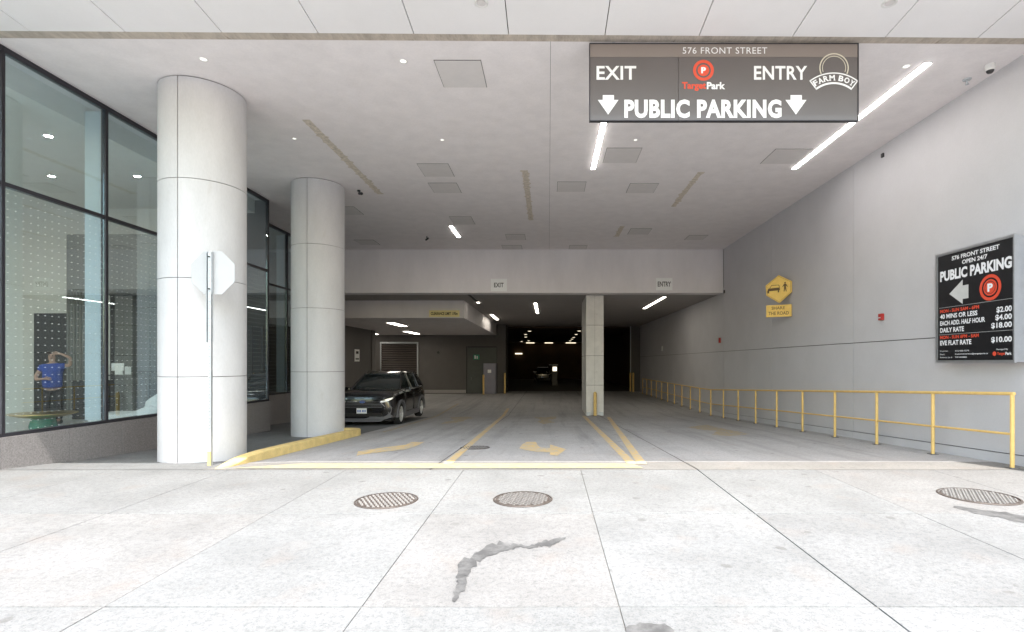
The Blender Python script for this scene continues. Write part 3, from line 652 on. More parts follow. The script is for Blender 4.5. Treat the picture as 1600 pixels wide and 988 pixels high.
# ------------------------------------------------------------------ round columns of clad panels
def column(x, y, label):
    zb = gz(x, y) - .0; t = thing('round_column', label, 'column', (x, y, zb), 'round columns clad in pale panels')
    obj('core', MB().lathe([(.59, -.1), (.59, HC - zb)], n=48), m_groove, t, local=True, smooth=True)
    hs = [zb + .015, CAMZ - .215, CAMZ + 1.29, CAMZ + 2.80, HC - .012]
    for i in range(4):
        z0, z1 = hs[i] + .005 - zb, hs[i + 1] - .005 - zb
        for s in (0, 1):
            a0 = -math.pi / 2 + math.pi * s + .011; a1 = a0 + math.pi - .022; n = 32; ri, ro = .592, .61
            mb = MB(); P = [(ro, z0), (ro, z1), (ri, z1), (ri, z0)]
            for k in range(n + 1):
                a = a0 + (a1 - a0) * k / n
                for r, z in P: mb.v.append((r * math.cos(a), r * math.sin(a), z))
                if k:
                    for q_ in range(4): mb.f.append((4 * (k - 1) + q_, 4 * (k - 1) + (q_ + 1) % 4, 4 * k + (q_ + 1) % 4, 4 * k + q_))
            mb.f += [(0, 1, 2, 3), (4 * n + 3, 4 * n + 2, 4 * n + 1, 4 * n)]
            obj('cladding_panel', mb, m_colm, t, local=True, smooth=40)
    obj('base_joint', MB().lathe([(.60, .0), (.60, .02)], n=48), m_groove, t, local=True)
column(-5.60, 8.63, 'nearest and largest round column clad in white panels, behind the octagonal sign')
column(-5.66, 13.06, 'second round pale column beside the parked black car')

# ------------------------------------------------------------------ signs
# octagonal traffic sign seen from behind
t = thing('octagonal_sign', 'back of an octagonal traffic sign on a slim steel post before the nearest column', 'traffic sign', (-4.93, 7.72, gz(-4.9, 7.72)))
zc = F(0, 427, 7.8)[2]; r = .315 / math.cos(math.pi / 8); px_ = -4.93
oc = [(px_ + .02 + r * math.cos(math.pi / 8 + k * math.pi / 4), zc + r * math.sin(math.pi / 8 + k * math.pi / 4)) for k in range(8)]
obj('sign_plate', MB().prism(oc, lambda x, z: (x, 7.775, z), lambda x, z: (x, 7.778, z)), m_alu if False else surf('sign_back', (.46, .46, .47), .5, metal=.0, var=.04, bump=0), t)
po = MB(); z0 = gz(px_, 7.72); zt = F(0, 395, 7.75)[2]
po.box(px_ - .022, px_ - .016, 7.725, 7.765, z0, zt).box(px_ + .016, px_ + .022, 7.725, 7.765, z0, zt).box(px_ - .0155, px_ + .0155, 7.725, 7.731, z0, zt)
obj('post', po, m_galv, t)
po = MB(); zs = F(0, 535, 7.75)[2]; po.box(px_ - .045, px_ - .038, 7.715, 7.771, zs, zt + .01).box(px_ + .026, px_ + .032, 7.715, 7.771, F(0, 460, 7.75)[2], zt + .01).box(px_ - .0375, px_ + .0255, 7.765, 7.7715, zs, zt + .01)
obj('sleeve', po, m_galv, t)
for zz in (F(0, 402, 7.75)[2], F(0, 452, 7.75)[2]): obj('bolt', MB().tube((px_ - .003, 7.70, zz), (px_ - .003, 7.7248, zz), .011, 10), m_dplast, t)
po = MB()
for k in range(int((zt - z0) / .05)): po.tube((px_, 7.7235, z0 + .03 + k * .05), (px_, 7.7248, z0 + .03 + k * .05), .004, 6)
tag(obj('punched_holes', po, m_blk, t), kind='stuff')
obj('painted_foot', MB().box(px_ - .023, px_ + .023, 7.712, 7.7225, z0, z0 + .2), m_yel, t)

# hanging parking sign
YS = 7.15
t = thing('hanging_parking_sign', 'large hanging charcoal sign reading EXIT, ENTRY and PUBLIC PARKING with arrows', 'parking sign', (F(1131, 0, YS)[0], YS, F(0, 189, YS)[2]))
S = lambda px, py: F(px, py, YS)
def sb(px0, px1, py0, py1, y0, y1): a = F(px0, py1, YS); b = F(px1, py0, YS); return MB().box(a[0], b[0], y0, y1, a[2], b[2])
obj('sign_panel', sb(922, 1059.6, 89.5, 188, YS, YS + .045), m_signdk, t, bevel=.002)
obj('sign_panel', sb(1060.2, 1340, 89.5, 188, YS, YS + .045), m_signdk, t, bevel=.002)
obj('header_band', sb(922, 1340, 69, 89.2, YS, YS + .045), m_signhd, t, bevel=.002)
e = MB()
for c in ((920.8, 1341.4, 67.8, 68.8), (920.8, 1341.4, 188.2, 189.3), (920.8, 921.8, 68.9, 188.1), (1340.3, 1341.4, 68.9, 188.1)): e.add(*(lambda m: (m.v, m.f))(sb(*c, YS - .008, YS + .055)))
obj('frame', e, m_frame, t)
for px in (960, 1131, 1300):
    a = F(px, 68, YS); obj('hanger', MB().box(a[0] - .02, a[0] + .02, YS + .06, YS + .1, a[2] - .2, HC + .02), m_galv, t)
fs = lambda u, v: F(u, v, YS)[:1] + (YS - .003,) + F(u, v, YS)[2:]
def fsz(u, v): a = F(u, v, YS); return (a[0], YS - .0035, a[2])
L1 = MB()
text(L1, '576 FRONT STREET', 1066.6, 1198.6, 84.4, 74.4, fsz, .0, 1.08)
obj('street_lettering', L1, m_wht, t)
L1 = MB(); text(L1, 'EXIT', 932, 994, 125, 103.5, fsz, .022, 1.05); obj('exit_lettering', L1, m_wht, t)
L1 = MB(); text(L1, 'ENTRY', 1178, 1261, 125, 103.5, fsz, .022, 1.05); obj('entry_lettering', L1, m_wht, t)
L1 = MB(); text(L1, 'PUBLIC PARKING', 975.4, 1221, 185, 155.8, fsz, .045, 1.08); obj('parking_lettering', L1, m_wht, t)
for x0, x1 in ((934, 966.4), (1227, 1260)):
    w = x1 - x0; L1 = MB(); flat(L1, [(x0 + .24 * w, 149), (x1 - .22 * w, 149), (x1 - .22 * w, 156.5), (x1, 156.5), ((x0 + x1) / 2, 179.5), (x0, 156.5), (x0 + .24 * w, 156.5)], fsz)
    obj('down_arrow', L1, m_wht, t)
L1 = MB(); ring(L1, 1099, 110.3, 11.6, 16.2, fsz); disc(L1, 1099, 110.3, 9.0, fsz); L1.v = [(v[0], v[1], v[2]) for v in L1.v]
lg = obj('round_logo', L1, m_red, t)
L1 = MB(); text(L1, 'P', 1095.3, 1103, 115.2, 105.5, lambda u, v: (fsz(u, v)[0], YS - .007, fsz(u, v)[2]), .05); obj('logo_letter', L1, m_wht, lg)
L1 = MB(); text(L1, 'Target', 1065.4, 1103.2, 142.5, 128.6, fsz, .035); obj('logo_lettering', L1, m_red, t)
L1 = MB(); text(L1, 'Park', 1104.3, 1133, 140, 128.6, fsz, .035); obj('logo_lettering', L1, m_wht, t)
# farm shop emblem: arch ring and curved banner, drawing inside left out
L1 = MB(); ring(L1, 1303, 106.5, 21.2, 23.0, fsz, 30, R(-205), R(25)); ring(L1, 1303, 106.5, 17.6, 18.6, fsz, 30, R(-200), R(20))
eb = obj('round_emblem', L1, surf('cream_print', (.60, .56, .46), .5, bump=0), t)
cx_, cy_ = 1302.6, 176.0
L1 = MB(); ring(L1, cx_, cy_, 60.5, 62.4, fsz, 26, R(-127), R(-53)); ring(L1, cx_, cy_, 44.2, 47.2, fsz, 26, R(-127), R(-53))
for a in (R(-127), R(-53)):
    c, s = math.cos(a), math.sin(a); n_ = Vector((-s, c)) * .9
    flat(L1, [(cx_ + c * 44.2 + n_.x, cy_ + s * 44.2 + n_.y), (cx_ + c * 62.4 + n_.x, cy_ + s * 62.4 + n_.y), (cx_ + c * 62.4 - n_.x, cy_ + s * 62.4 - n_.y), (cx_ + c * 44.2 - n_.x, cy_ + s * 44.2 - n_.y)], fsz)
obj('banner_outline', L1, m_wht, eb)
L1 = MB(); ring(L1, cx_, cy_, 47.4, 60.3, lambda u, v: (fsz(u, v)[0], YS - .0025, fsz(u, v)[2]), 26, R(-126), R(-54)); obj('banner', L1, m_signdk, eb)
L1 = MB(); word = 'FARM BOY'; adv = [8.2, 8.8, 9.2, 10.4, 4.4, 9.2, 9.6, 8.2]; tot = sum(adv); pos = -tot / 2
for ch, w in zip(word, adv):
    if ch != ' ':
        a = R(-90) + (pos + w / 2) / 54; er = Vector((math.cos(a), math.sin(a))); et = Vector((-er.y, er.x))
        def fm(u, v, er=er, et=et): p = Vector((cx_, cy_)) + er * (49.6 + v) + et * u; return fsz(p.x, p.y)
        text(L1, ch, -w * .42, w * .42, 0, 8.9, fm, .03)
        if ch in 'FARMY':   # slab serifs at the feet
            for uu in ([0] if ch in 'Y' else ([-w * .3] if ch == 'F' else [-w * .33, w * .33])): flat(L1, [fm_ for fm_ in ((uu - 1.5, 0), (uu + 1.5, 0), (uu + 1.5, 1.1), (uu - 1.5, 1.1))], lambda u, v, fm=fm: (fm(u, v)[0], YS - .0042, fm(u, v)[2]))
    pos += w
obj('banner_lettering', L1, m_wht, eb)

# wall price sign (faces the driveway, parallel to the right wall)
XW = 6.45
t = thing('price_sign', 'black parking price board in an aluminium box on the right wall', 'parking sign', (6.58, 8.1, CAMZ))
obj('box', MB().box(XW + .012, 6.70, 7.37, 8.83, CAMZ + .012, CAMZ + 1.775), m_alu, t)
obj('face', MB().box(XW + .004, XW + .0115, 7.3722, 8.804, CAMZ + .04, CAMZ + 1.745), m_signbk, t)
e = MB(); e.box(XW - .005, XW + .03, 7.35, 7.372, CAMZ, CAMZ + 1.786).box(XW - .005, XW + .03, 8.805, 8.85, CAMZ, CAMZ + 1.786)
e.box(XW - .005, XW + .03, 7.3725, 8.804, CAMZ, CAMZ + .038).box(XW - .005, XW + .03, 7.3725, 8.804, CAMZ + 1.748, CAMZ + 1.786); obj('frame', e, m_alu, t)
fw = lambda u, v: (XW + .0015, 8.85 - u, CAMZ + v)
fw2 = lambda u, v: (XW - .001, 8.85 - u, CAMZ + v)
def wt(s, u0, u1, v0, v1, b=.03, mat=m_wht, nm='lettering'):
    m = MB(); text(m, s, u0, u1, v0, v1, fw, b); return obj(nm, m, mat, t)
wt('576 FRONT STREET', .352, 1.252, 1.632, 1.70); wt('OPEN 24/7', .563, 1.04, 1.535, 1.602)
wt('PUBLIC PARKING', .10, 1.455, 1.325, 1.495, .045)
m = MB(); flat(m, [(.30, 1.106), (.576, 1.296), (.576, 1.203), (.69, 1.203), (.69, .994), (.576, .994), (.576, .915)], fw); obj('left_arrow', m, surf('silver_print', (.55, .55, .54), .5, bump=0), t)
m = MB(); ring(m, 1.09, 1.10, .145, .192, fw); disc(m, 1.09, 1.10, .12, fw); lg = obj('round_logo', m, m_red, t)
m = MB(); ring(m, 1.09, 1.10, .087, .094, fw2); obj('logo_ring', m, m_signbk, lg)
m = MB(); text(m, 'P', 1.045, 1.14, 1.04, 1.16, fw2, .05); obj('logo_letter', m, m_wht, lg)
wt('MON - SUN 5AM - 6PM', .10, .89, .812, .868, .035, m_red, 'orange_lettering'); wt('40 MINS OR LESS', .10, .86, .715, .79)
wt('EACH ADD. HALF HOUR', .10, 1.0, .605, .68); wt('DAILY RATE', .10, .60, .492, .568)
wt('MON - SUN 6PM - 5AM', .10, .885, .385, .441, .035, m_red, 'orange_lettering'); wt('EVE FLAT RATE', .10, .745, .283, .36)
for s, a, v in (('$2.00', 1.20, .71), ('$4.00', 1.18, .60), ('$18.00', 1.11, .487), ('$10.00', 1.11, .283)): wt(s, a, 1.455, v, v + .092)
wt('Enquiries:', .10, .27, .175, .20, .0); wt('Email:', .10, .2, .125, .147, .0); wt('Business Lic #', .10, .36, .075, .098, .0)
wt('416-425-7275', .42, .70, .177, .199, .01); wt('Customerservice@targetpark.ca', .42, 1.05, .122, .15, .01); wt('T47-4239083', .42, .66, .077, .097, .02)
wt('Managed By', 1.20, 1.39, .175, .203, .0); wt('Target', 1.21, 1.345, .10, .152, .03, m_red, 'orange_lettering'); wt('Park', 1.35, 1.45, .11, .152, .03)
m = MB(); disc(m, 1.165, .13, .032, fw); obj('small_logo', m, m_red, t)
m = MB()
for v in (.895, .455): m.add([fw(.08, v), fw(1.47, v), fw(1.47, v + .004), fw(.08, v + .004)], [(0, 1, 2, 3)])
obj('divider_line', m, surf('silver_print', (.55, .55, .54), .5, bump=0), t)

# plates on the beam
def plate(px0, px1, py0, py1, s, Y, label, mat, tx, mg=(.14, .28), bold=.02):
    a, b = F(px0, py1, Y), F(px1, py0, Y); t = thing('lane_sign', label, 'sign', ((a[0] + b[0]) / 2, Y, a[2]))
    obj('board', MB().box(a[0], b[0], Y - .02, Y - .001, a[2], b[2]), mat, t, bevel=.003)
    w, h = b[0] - a[0], b[2] - a[2]; m = MB()
    text(m, s, a[0] + w * mg[0], b[0] - w * mg[0], a[2] + h * mg[1], b[2] - h * mg[1], lambda u, v: (u, Y - .0235, v), bold); obj('lettering', m, tx, t)
plate(767, 792, 436, 455.5, 'EXIT', 20.4, 'small white EXIT plate on the beam', m_whpl, m_blk, (.2, .32))
plate(1025, 1050.5, 434.5, 454, 'ENTRY', 20.4, 'small white ENTRY plate on the beam near the right wall', m_whpl, m_blk, (.1, .3))
plate(670.5, 718, 485, 495.5, 'CLEARANCE LIMIT 1.95m', 22.9, 'long yellow clearance plate on the lowered ceiling box', m_signly, m_blk, (.06, .27), .03)

# yellow share-the-road sign, angled out from the right wall
yy0 = 14.73; c0 = F(1216.5, 452, yy0)
t = thing('warning_sign', 'yellow share the road warning sign with car and walker, angled off the right wall', 'road sign', (c0[0], yy0, c0[2] - .8), None, R(-28))
fd = lambda u, v, d=0: (u, d, .8 + v)
W2, H2 = .335, .39
hexa = [(0, H2), (W2 * 1.0, .20), (W2, -.10), (.02, -H2), (-W2 * .95, -.16), (-W2, .12)]
hexb = [(a * .93, b * .93) for a, b in hexa]
obj('diamond_plate', MB().prism(hexa, lambda u, v: fd(u, v, 0), lambda u, v: fd(u, v, .06)), m_signy, t, local=True, bevel=.006)
m = MB(); n = 6
for k in range(6):
    a, b = hexb[k], hexb[(k + 1) % 6]; a2 = (a[0] * .965, a[1] * .965); b2 = (b[0] * .965, b[1] * .965); m.add([fd(*a, -.003), fd(*b, -.003), fd(*b2, -.003), fd(*a2, -.003)], [(0, 1, 2, 3)])
obj('border_line', m, surf('ochre_line', (.34, .19, .03), .6, bump=0), t, local=True)
m = MB(); dk = -.0035
f2 = lambda u, v: fd(u, v, dk)
flat(m, [(-.29, -.055), (-.265, .03), (.03, .045), (.035, -.035), (.012, -.035), (.012, -.09), (-.02, -.09), (-.02, -.035), (-.24, -.045), (-.24, -.105), (-.285, -.105)], f2)
ring(m, -.12, .03, .0, .0, f2, 4); m.v = m.v[:-8]; m.f = m.f[:-4]
for pts in ([(-.22, .03), (-.235, .03), (-.19, .105), (-.175, .105)], [(-.19, .105), (-.19, .118), (.01, .122), (.01, .108)], [(.0, .11), (.015, .11), (.028, .045), (.014, .045)]): flat(m, pts, f2)
disc(m, .165, .165, .022, f2, 12)
flat(m, [(.14, .14), (.19, .14), (.235, .06), (.222, .05), (.19, .09), (.19, .03), (.205, -.075), (.185, -.075), (.165, .01), (.15, -.075), (.13, -.075), (.14, .03), (.138, .09), (.108, .05), (.096, .06)], f2)
obj('pictogram', m, surf('brown_print', (.09, .05, .012), .6, bump=0), t, local=True)
obj('text_plate', MB().box(-W2 * .95, W2 * .98, 0, .06, .8 - .77, .8 - .435), m_signy, t, local=True, bevel=.006)
m = MB(); text(m, 'SHARE', -.18, .16, -.565, -.48, f2, .02); text(m, 'THE ROAD', -.26, .26, -.715, -.62, f2, .02)
obj('lettering', m, surf('brown_print2', (.17, .09, .02), .6, bump=0), t, local=True)
obj('wall_bracket', MB().box(.12, .18, .061, .30, .7, .76).box(.12, .18, .061, .30, .2, .26), m_frame, t, local=True)
for (px, py, h, lb) in ((1376, 495.5, .13, 'red fire alarm box on the right wall left of the price board'), (1124, 532, .2, 'small red alarm box on the right wall farther in, near the beam')):
    Y = FPX * 6.66 / (px - CX); z = CAMZ + (CY - py) * Y / FPX
    t = thing('alarm_box', lb, 'alarm box', (6.68, Y, z), 'red alarm boxes on the right wall')
    obj('housing', MB().box(6.64, 6.699, Y - .055, Y + .055, z - h / 2, z + h / 2), m_redbox, t, bevel=.006)
    obj('handle', MB().box(6.63, 6.6395, Y - .03, Y + .03, z - h * .2, z - h * .05), m_plastic if h < .15 else m_redbox, t)
for px, py, s, mt, lb in ((1379, 243, .035, m_dplast, 'tiny dark knob high on the right wall'), (1034.5, 545, .12, m_whpl, 'small white plate for a wall light on the shaded end of the right wall'), (1128, 456, .05, m_dplast, 'tiny dark sensor at the corner of beam and right wall')):  # the white plate stands for a small wall light, by colour alone
    Y = min(20.2, FPX * 6.68 / (px - CX)) if py < 500 else FPX * 6.68 / (px - CX); z = CAMZ + (CY - py) * Y / FPX
    o = obj('wall_fitting', MB().box(6.66, 6.699, Y - s, Y + s, z - s * 1.2, z + s * 1.2), mt, org=(6.69, Y, z), bevel=.01); tag(o, lb, 'wall fitting')

# ------------------------------------------------------------------ yellow guard rail
XR = 6.4
t = thing('guard_rail', 'long yellow pipe guard rail with two rails along the foot of the right wall', 'guard rail', (XR, 7.33, gz(XR, 7.33)))
py_ = [7.33 + 1.513 * k for k in range(20)]
for k, y in enumerate(py_):
    z = gz(XR, y); p = obj('post', MB().cyl((XR, y), .027, z, z + 1.02, 14), m_yel, t, smooth=40)
    obj('base_plate', MB().box(XR - .06, XR + .06, y - .06, y + .06, z + .001, z + .012), m_joint, p, bevel=.002)
    if k:
        y0 = py_[k - 1]; zz = gz(XR, y0)
        obj('top_rail', MB().tube((XR, y0 - (.03 if k == 1 else 0), zz + 1.03), (XR, y, z + 1.03), .025, 12), m_yel, t, smooth=40)
        obj('middle_rail', MB().tube((XR, y0, zz + .47), (XR, y, z + .47), .018, 12), m_yel, t, smooth=40)

# ------------------------------------------------------------------ glass front on the left with granite plinth
XF, XG = -7.48, -8.70
ZG = CAMZ - 1.02; ZT = CAMZ + 2.46
fa = thing('lobby_facade', 'tall glass lobby front with dark frames on a granite plinth', 'glass front', (XF, 9, 0))
def facade(x, ys, far_zg):
    for i in range(len(ys) - 1):
        a, b = ys[i] + .026, ys[i + 1] - .026
        obj('glass_pane', MB().box(x - .030, x - .018, a, b, ZG + .05, ZT - .03), m_glassd, fa)
        obj('glass_pane', MB().box(x - .030, x - .018, a, b, ZT + .03, HC - .08), m_glass, fa)
        obj('transom', MB().box(x - .08, x + .006, a, b, ZT - .028, ZT + .028), m_frame, fa)
        obj('sill', MB().box(x - .08, x + .010, a, b, ZG, ZG + .048), m_frame, fa)
        obj('head_frame', MB().box(x - .08, x + .010, a, b, HC - .078, HC - .004), m_frame, fa)
        obj('glass_fin', MB().box(x - .36, x - .085, ys[i] - .008, ys[i] + .008, ZG + .05, HC - .1), m_fin, fa)
    for y in ys:
        obj('mullion', MB().box(x - .075, x + .012, y - .025, y - .003, ZG, HC - .004), m_frame, fa)
        obj('mullion', MB().box(x - .075, x + .012, y + .003, y + .025, ZG, HC - .004), m_frame, fa)
facade(XF, [5.65, 7.28, 8.99, 10.70, 12.41, 14.18], 0)
facade(XG, [14.3, 16.0, 17.7, 19.3, 20.88], 0)
obj('corner_post', MB().box(XG - .05, XF - .05, 14.215, 14.27, ZG, HC - .004), m_frame, fa)
def plinth(x, y0, y1, w):
    y = y0
    while y < y1 - .05:
        e = min(y + w, y1); zb = min(gz(x, y), gz(x, e)) - .1
        obj('granite_slab', MB().box(x - .09, x + .02, y + .003, e - .003, zb, ZG - .004), m_granite, fa, bevel=.003); y = e
plinth(XF, 5.17, 14.26, 1.035); plinth(XG, 14.28, 20.9, 1.1)
obj('granite_slab', MB().box(XG + .021, XF - .09, 14.28, 14.34, gz(-8, 14.3) - .1, ZG - .004), m_granite, fa)
obj('header_beam', MB().box(XF - .9, XF - .37, 5.3, 14.2, HC - .35, HC), m_lobwall, fa)
# street side of the lobby
for i in range(6):
    a = -18.5 + i * 1.82; obj('glass_pane', MB().box(a + .03, a + 1.79, 5.63, 5.642, .0, HC - .05), m_glass, fa); obj('mullion', MB().box(a - .03, a + .028, 5.6, 5.68, -.02, HC), m_frame, fa)
# lobby room
lf = CAMZ - 1.48
struct('lobby_floor', MB().prism([(-18.5, 5.7), (XF - .1, 5.7), (XF - .1, 14.2), (XG - .1, 14.2), (XG - .1, 20.9), (-18.5, 20.9)], lambda x, y: (x, y, lf - .2), lambda x, y: (x, y, lf)), m_lobfl)
struct('lobby_ceiling', MB().box(-18.5, XF - .10, 5.7, 20.9, HC + .005, HC + .019), m_lobwall) if False else None
obj('ceiling_panel', MB().prism([(-18.5, 5.7), (-8.99, 5.7), (-8.99, 20.9), (-18.5, 20.9)], lambda x, y: (x, y, HC), lambda x, y: (x, y, HC + .03)), m_lobwall, fa)
rm = thing('lobby_interior_walls', 'pale and dark walls inside the glass lobby', 'wall', (-13, 15, lf))
obj('wall', MB().box(-18.5, -8.75, 15.0, 15.2, lf, HC), m_lobwall, rm)
obj('wall', MB().box(-18.6, -18.4, 5.7, 20.9, lf, HC), m_lobwall, rm)
zt = F(0, 490, 15)[2]
obj('dark_opening', MB().box(F(55, 0, 15)[0], F(106, 0, 15)[0], 14.96, 14.999, lf, zt), m_lobdark, rm)
rb = MB(); xa, xb = F(105, 0, 14.9)[0], F(152, 0, 14.9)[0]; k = 0; x = xa
rp = obj('ribbed_panel', MB().box(xa, xb, 14.93, 14.955, lf + .02, F(0, 367, 14.9)[2]), m_rib, rm)
while x < xb - .05:
    obj('rib', MB().box(x, x + .055, 14.88, 14.928, lf + .02, F(0, 367, 14.9)[2]), m_rib, rp); x += .085
xa, xb = F(172, 0, 14.9)[0], F(213, 0, 14.9)[0]
obj('dark_panel', MB().box(xa, xb + .6, 14.9, 14.95, lf, F(0, 460, 14.9)[2]), m_lobdark, rm)
obj('dark_bulkhead', MB().box(xa, -8.9, 13.6, 14.85, F(0, 462, 14.9)[2], F(0, 372, 14)[2]), m_rib, rm)
def marble(name, px0, px1, py0, Y, label):
    a, b = F(px0, 0, Y), F(px1, 0, Y); o = thing(name, label, 'counter', ((a[0] + b[0]) / 2, Y, lf))
    obj('front', MB().box(a[0], b[0], Y, Y + .45, lf, F(0, py0, Y)[2]), m_marble, o, bevel=.01)
    obj('counter_top', MB().box(a[0] - .03, b[0] + .03, Y - .03, Y + .48, F(0, py0, Y)[2] + .002, F(0, py0, Y)[2] + .04), m_marble, o, bevel=.006)
marble('lobby_counter', 112, 160, 597, 13.9, 'black veined marble counter inside the lobby beside the person')
marble('lobby_counter', 172, 212, 588, 13.9, 'black veined marble counter inside the lobby behind the pale sofa')
# papers / terminal on the counters
t = thing('desk_screen', 'white desk terminal on the far lobby counter', 'terminal', (F(182, 0, 13.85)[0], 13.95, F(0, 588, 13.9)[2] + .04))
obj('screen', MB().box(-.20, .12, -.02, 0, .10, .30).box(-.14, .06, .02, .04, 0, .10), m_whpl, t, local=True)
o = obj('wall_card', MB().box(F(196, 0, 14.89)[0], F(205, 0, 14.89)[0], 14.87, 14.89, F(0, 585, 14.9)[2], F(0, 573, 14.9)[2]), m_whpl, org=(F(200, 0, 14.9)[0], 14.88, F(0, 580, 14.9)[2])); tag(o, 'white card reader on the dark lobby wall panel', 'card reader')
# coffee table
tb = F(68, 0, 12.0); t = thing('coffee_table', 'round brass coffee table on a green stone base behind the glass', 'table', (tb[0], 12.0, lf))
obj('table_top', MB().lathe([(0, .22), (.10, .22), (.42, .27), (.60, .33), (.60, .35), (.40, .335), (0, .33)], n=40), m_gold, t, local=True, smooth=40)
obj('base', MB().lathe([(0, .0), (.24, 0), (.25, .05), (.21, .22), (0, .22)], n=40), m_malach, t, local=True, smooth=40)
# sofa
t = thing('lobby_sofa', 'white curved lobby armchair behind the second glass pane', 'armchair', (F(222, 0, 11.3)[0], 11.4, lf))
obj('seat', MB().box(-.95, .5, -.4, .4, .0, .42), m_sofa, t, local=True, bevel=.09)
obj('backrest', MB().prism([(-.38, .0), (.46, .0), (.52, .72), (.42, .80), (.0, .80), (-.22, .66)], lambda u, v: (u + .1, .12, v), lambda u, v: (u + .1, .55, v)), m_sofa, t, local=True, bevel=.07)
obj('armrest', MB().prism([(-.38, .0), (.46, .0), (.52, .55), (.30, .6), (-.2, .4)], lambda u, v: (u + .1, -.5, v), lambda u, v: (u + .1, -.34, v)), m_sofa, t, local=True, bevel=.06)
# lobby downlights and hanging line lamp
for k, (x, y) in enumerate(((-9.6, 8.0), (-9.6, 10.2), (-9.6, 12.4), (-11.6, 8.0), (-11.6, 10.2), (-11.6, 12.4), (-13.6, 9.0), (-13.6, 11.5), (-15.6, 10.2), (-10.5, 17.2), (-10.5, 19.2))):
    downlight(x, y, HC, .06, 'small round downlight in the lobby ceiling behind the glass', emit('lobby_downlight', (1, .93, .82), 60) if 'lobby_downlight' not in MATS else MATS['lobby_downlight'], 'downlights in the lobby ceiling')

# ------------------------------------------------------------------ person behind the glass
def skin(name, V, E, mat, parent, sub=2, root=0):
    me = bpy.data.meshes.new(name); me.from_pydata([v[:3] for v in V], E, []); me.materials.append(mat)
    o = bpy.data.objects.new(name, me); COL.objects.link(o); o.parent = parent
    m = o.modifiers.new('skin', 'SKIN'); m.use_smooth_shade = True
    sv = me.skin_vertices[0].data
    for i, v in enumerate(V): sv[i].radius = (v[3], v[4] if len(v) > 4 else v[3]); sv[i].use_root = (i == root)
    s = o.modifiers.new('subdivision', 'SUBSURF'); s.levels = sub; s.render_levels = sub
    return o
pp = F(82, 0, 12.9)
t = thing('person', 'person in a blue shirt holding one hand to the forehead behind the lobby glass', 'person', (pp[0], 12.9, lf), None, R(30))
V = [(0, 0, .93, .12, .09), (0, 0, 1.1, .12, .10), (0, 0, 1.28, .13, .09), (0, 0, 1.42, .10, .08), (0, -.01, 1.49, .052), (0, -.03, 1.56, .068, .075), (0, -.04, 1.64, .078, .092), (0, -.03, 1.72, .055, .065),
     (.17, 0, 1.40, .055), (.34, -.05, 1.42, .045), (.36, -.14, 1.60, .034), (.19, -.17, 1.70, .026), (.13, -.17, 1.70, .030),        # raised arm (viewer's right)
     (-.18, 0, 1.38, .055), (-.29, -.03, 1.16, .045), (-.24, -.22, 1.08, .034), (-.10, -.30, 1.10, .026), (-.05, -.31, 1.10, .030),   # bent arm
     (.10, 0, .82, .095), (.12, 0, .48, .06), (.12, .02, .10, .042), (.13, -.10, .04, .035),
     (-.10, 0, .82, .095), (-.12, 0, .48, .06), (-.12, .02, .10, .042), (-.13, -.10, .04, .035)]
E = [(0, 1), (1, 2), (2, 3), (3, 4), (4, 5), (5, 6), (6, 7), (3, 8), (8, 9), (9, 10), (10, 11), (11, 12), (3, 13), (13, 14), (14, 15), (15, 16), (16, 17), (0, 18), (18, 19), (19, 20), (20, 21), (0, 22), (22, 23), (23, 24), (24, 25)]
base = len(V)
for (hx, hy, hz, dx, s) in ((.13, -.17, 1.70, -1, 1), (-.05, -.31, 1.10, 1, 1)):       # five fingers per hand
    hi = 12 if dx < 0 else 17
    for f_ in range(4):
        o2 = (f_ - 1.5) * .019; ln = (.055, .065, .06, .048)[f_]
        V += [(hx + dx * .045, hy - .005, hz + o2, .0095), (hx + dx * (.045 + ln), hy + .015, hz + o2 * 1.1, .0080)]; k = len(V); E += [(hi, k - 2), (k - 2, k - 1)]
    V += [(hx + dx * .01, hy - .02, hz + .04, .0105), (hx + dx * .045, hy - .02, hz + .058, .009)]; k = len(V); E += [(hi, k - 2), (k - 2, k - 1)]
body = skin('body', V, E, m_skin, t)
sh = skin('shirt', [(0, 0, .84, .19, .155), (0, 0, .92, .20, .165), (0, 0, 1.05, .215, .18), (0, 0, 1.25, .195, .145), (0, 0, 1.40, .13, .10), (0, -.005, 1.455, .065), (.18, 0, 1.395, .082), (.27, -.025, 1.405, .075), (-.19, 0, 1.37, .082), (-.24, -.01, 1.26, .075)],
          [(0, 1), (1, 2), (2, 3), (3, 4), (4, 5), (4, 6), (6, 7), (4, 8), (8, 9)], m_shirt, t)
skin('trousers', [(0, 0, .92, .175, .14), (.11, 0, .80, .125), (.12, 0, .48, .085), (.12, .02, .08, .07), (-.11, 0, .80, .125), (-.12, 0, .48, .085), (-.12, .02, .08, .07)], [(0, 1), (1, 2), (2, 3), (0, 4), (4, 5), (5, 6)], m_trous, t)
skin('hair', [(0, -.01, 1.66, .085, .10), (0, -.02, 1.735, .07, .085), (0, .03, 1.60, .06)], [(0, 1), (0, 2)], m_hair, t)
for sx in (-1, 1): obj('shoe', MB().prism([(-.17, .0), (.10, .0), (.10, .08), (.0, .10), (-.12, .05), (-.17, .03)], lambda u, v: (sx * .13 - .045, u, v), lambda u, v: (sx * .13 + .045, u, v)), m_shoe, t, local=True, bevel=.02)
fc = MB(); fc.lathe([(0, .006), (.011, .004), (.013, 0)], Matrix.Translation((-.03, -.118, 1.652)) @ Matrix.Rotation(R(90), 4, 'X'), 12); fc.lathe([(0, .006), (.011, .004), (.013, 0)], Matrix.Translation((.03, -.118, 1.652)) @ Matrix.Rotation(R(90), 4, 'X'), 12)
obj('eyes', fc, m_blk, t, local=True)
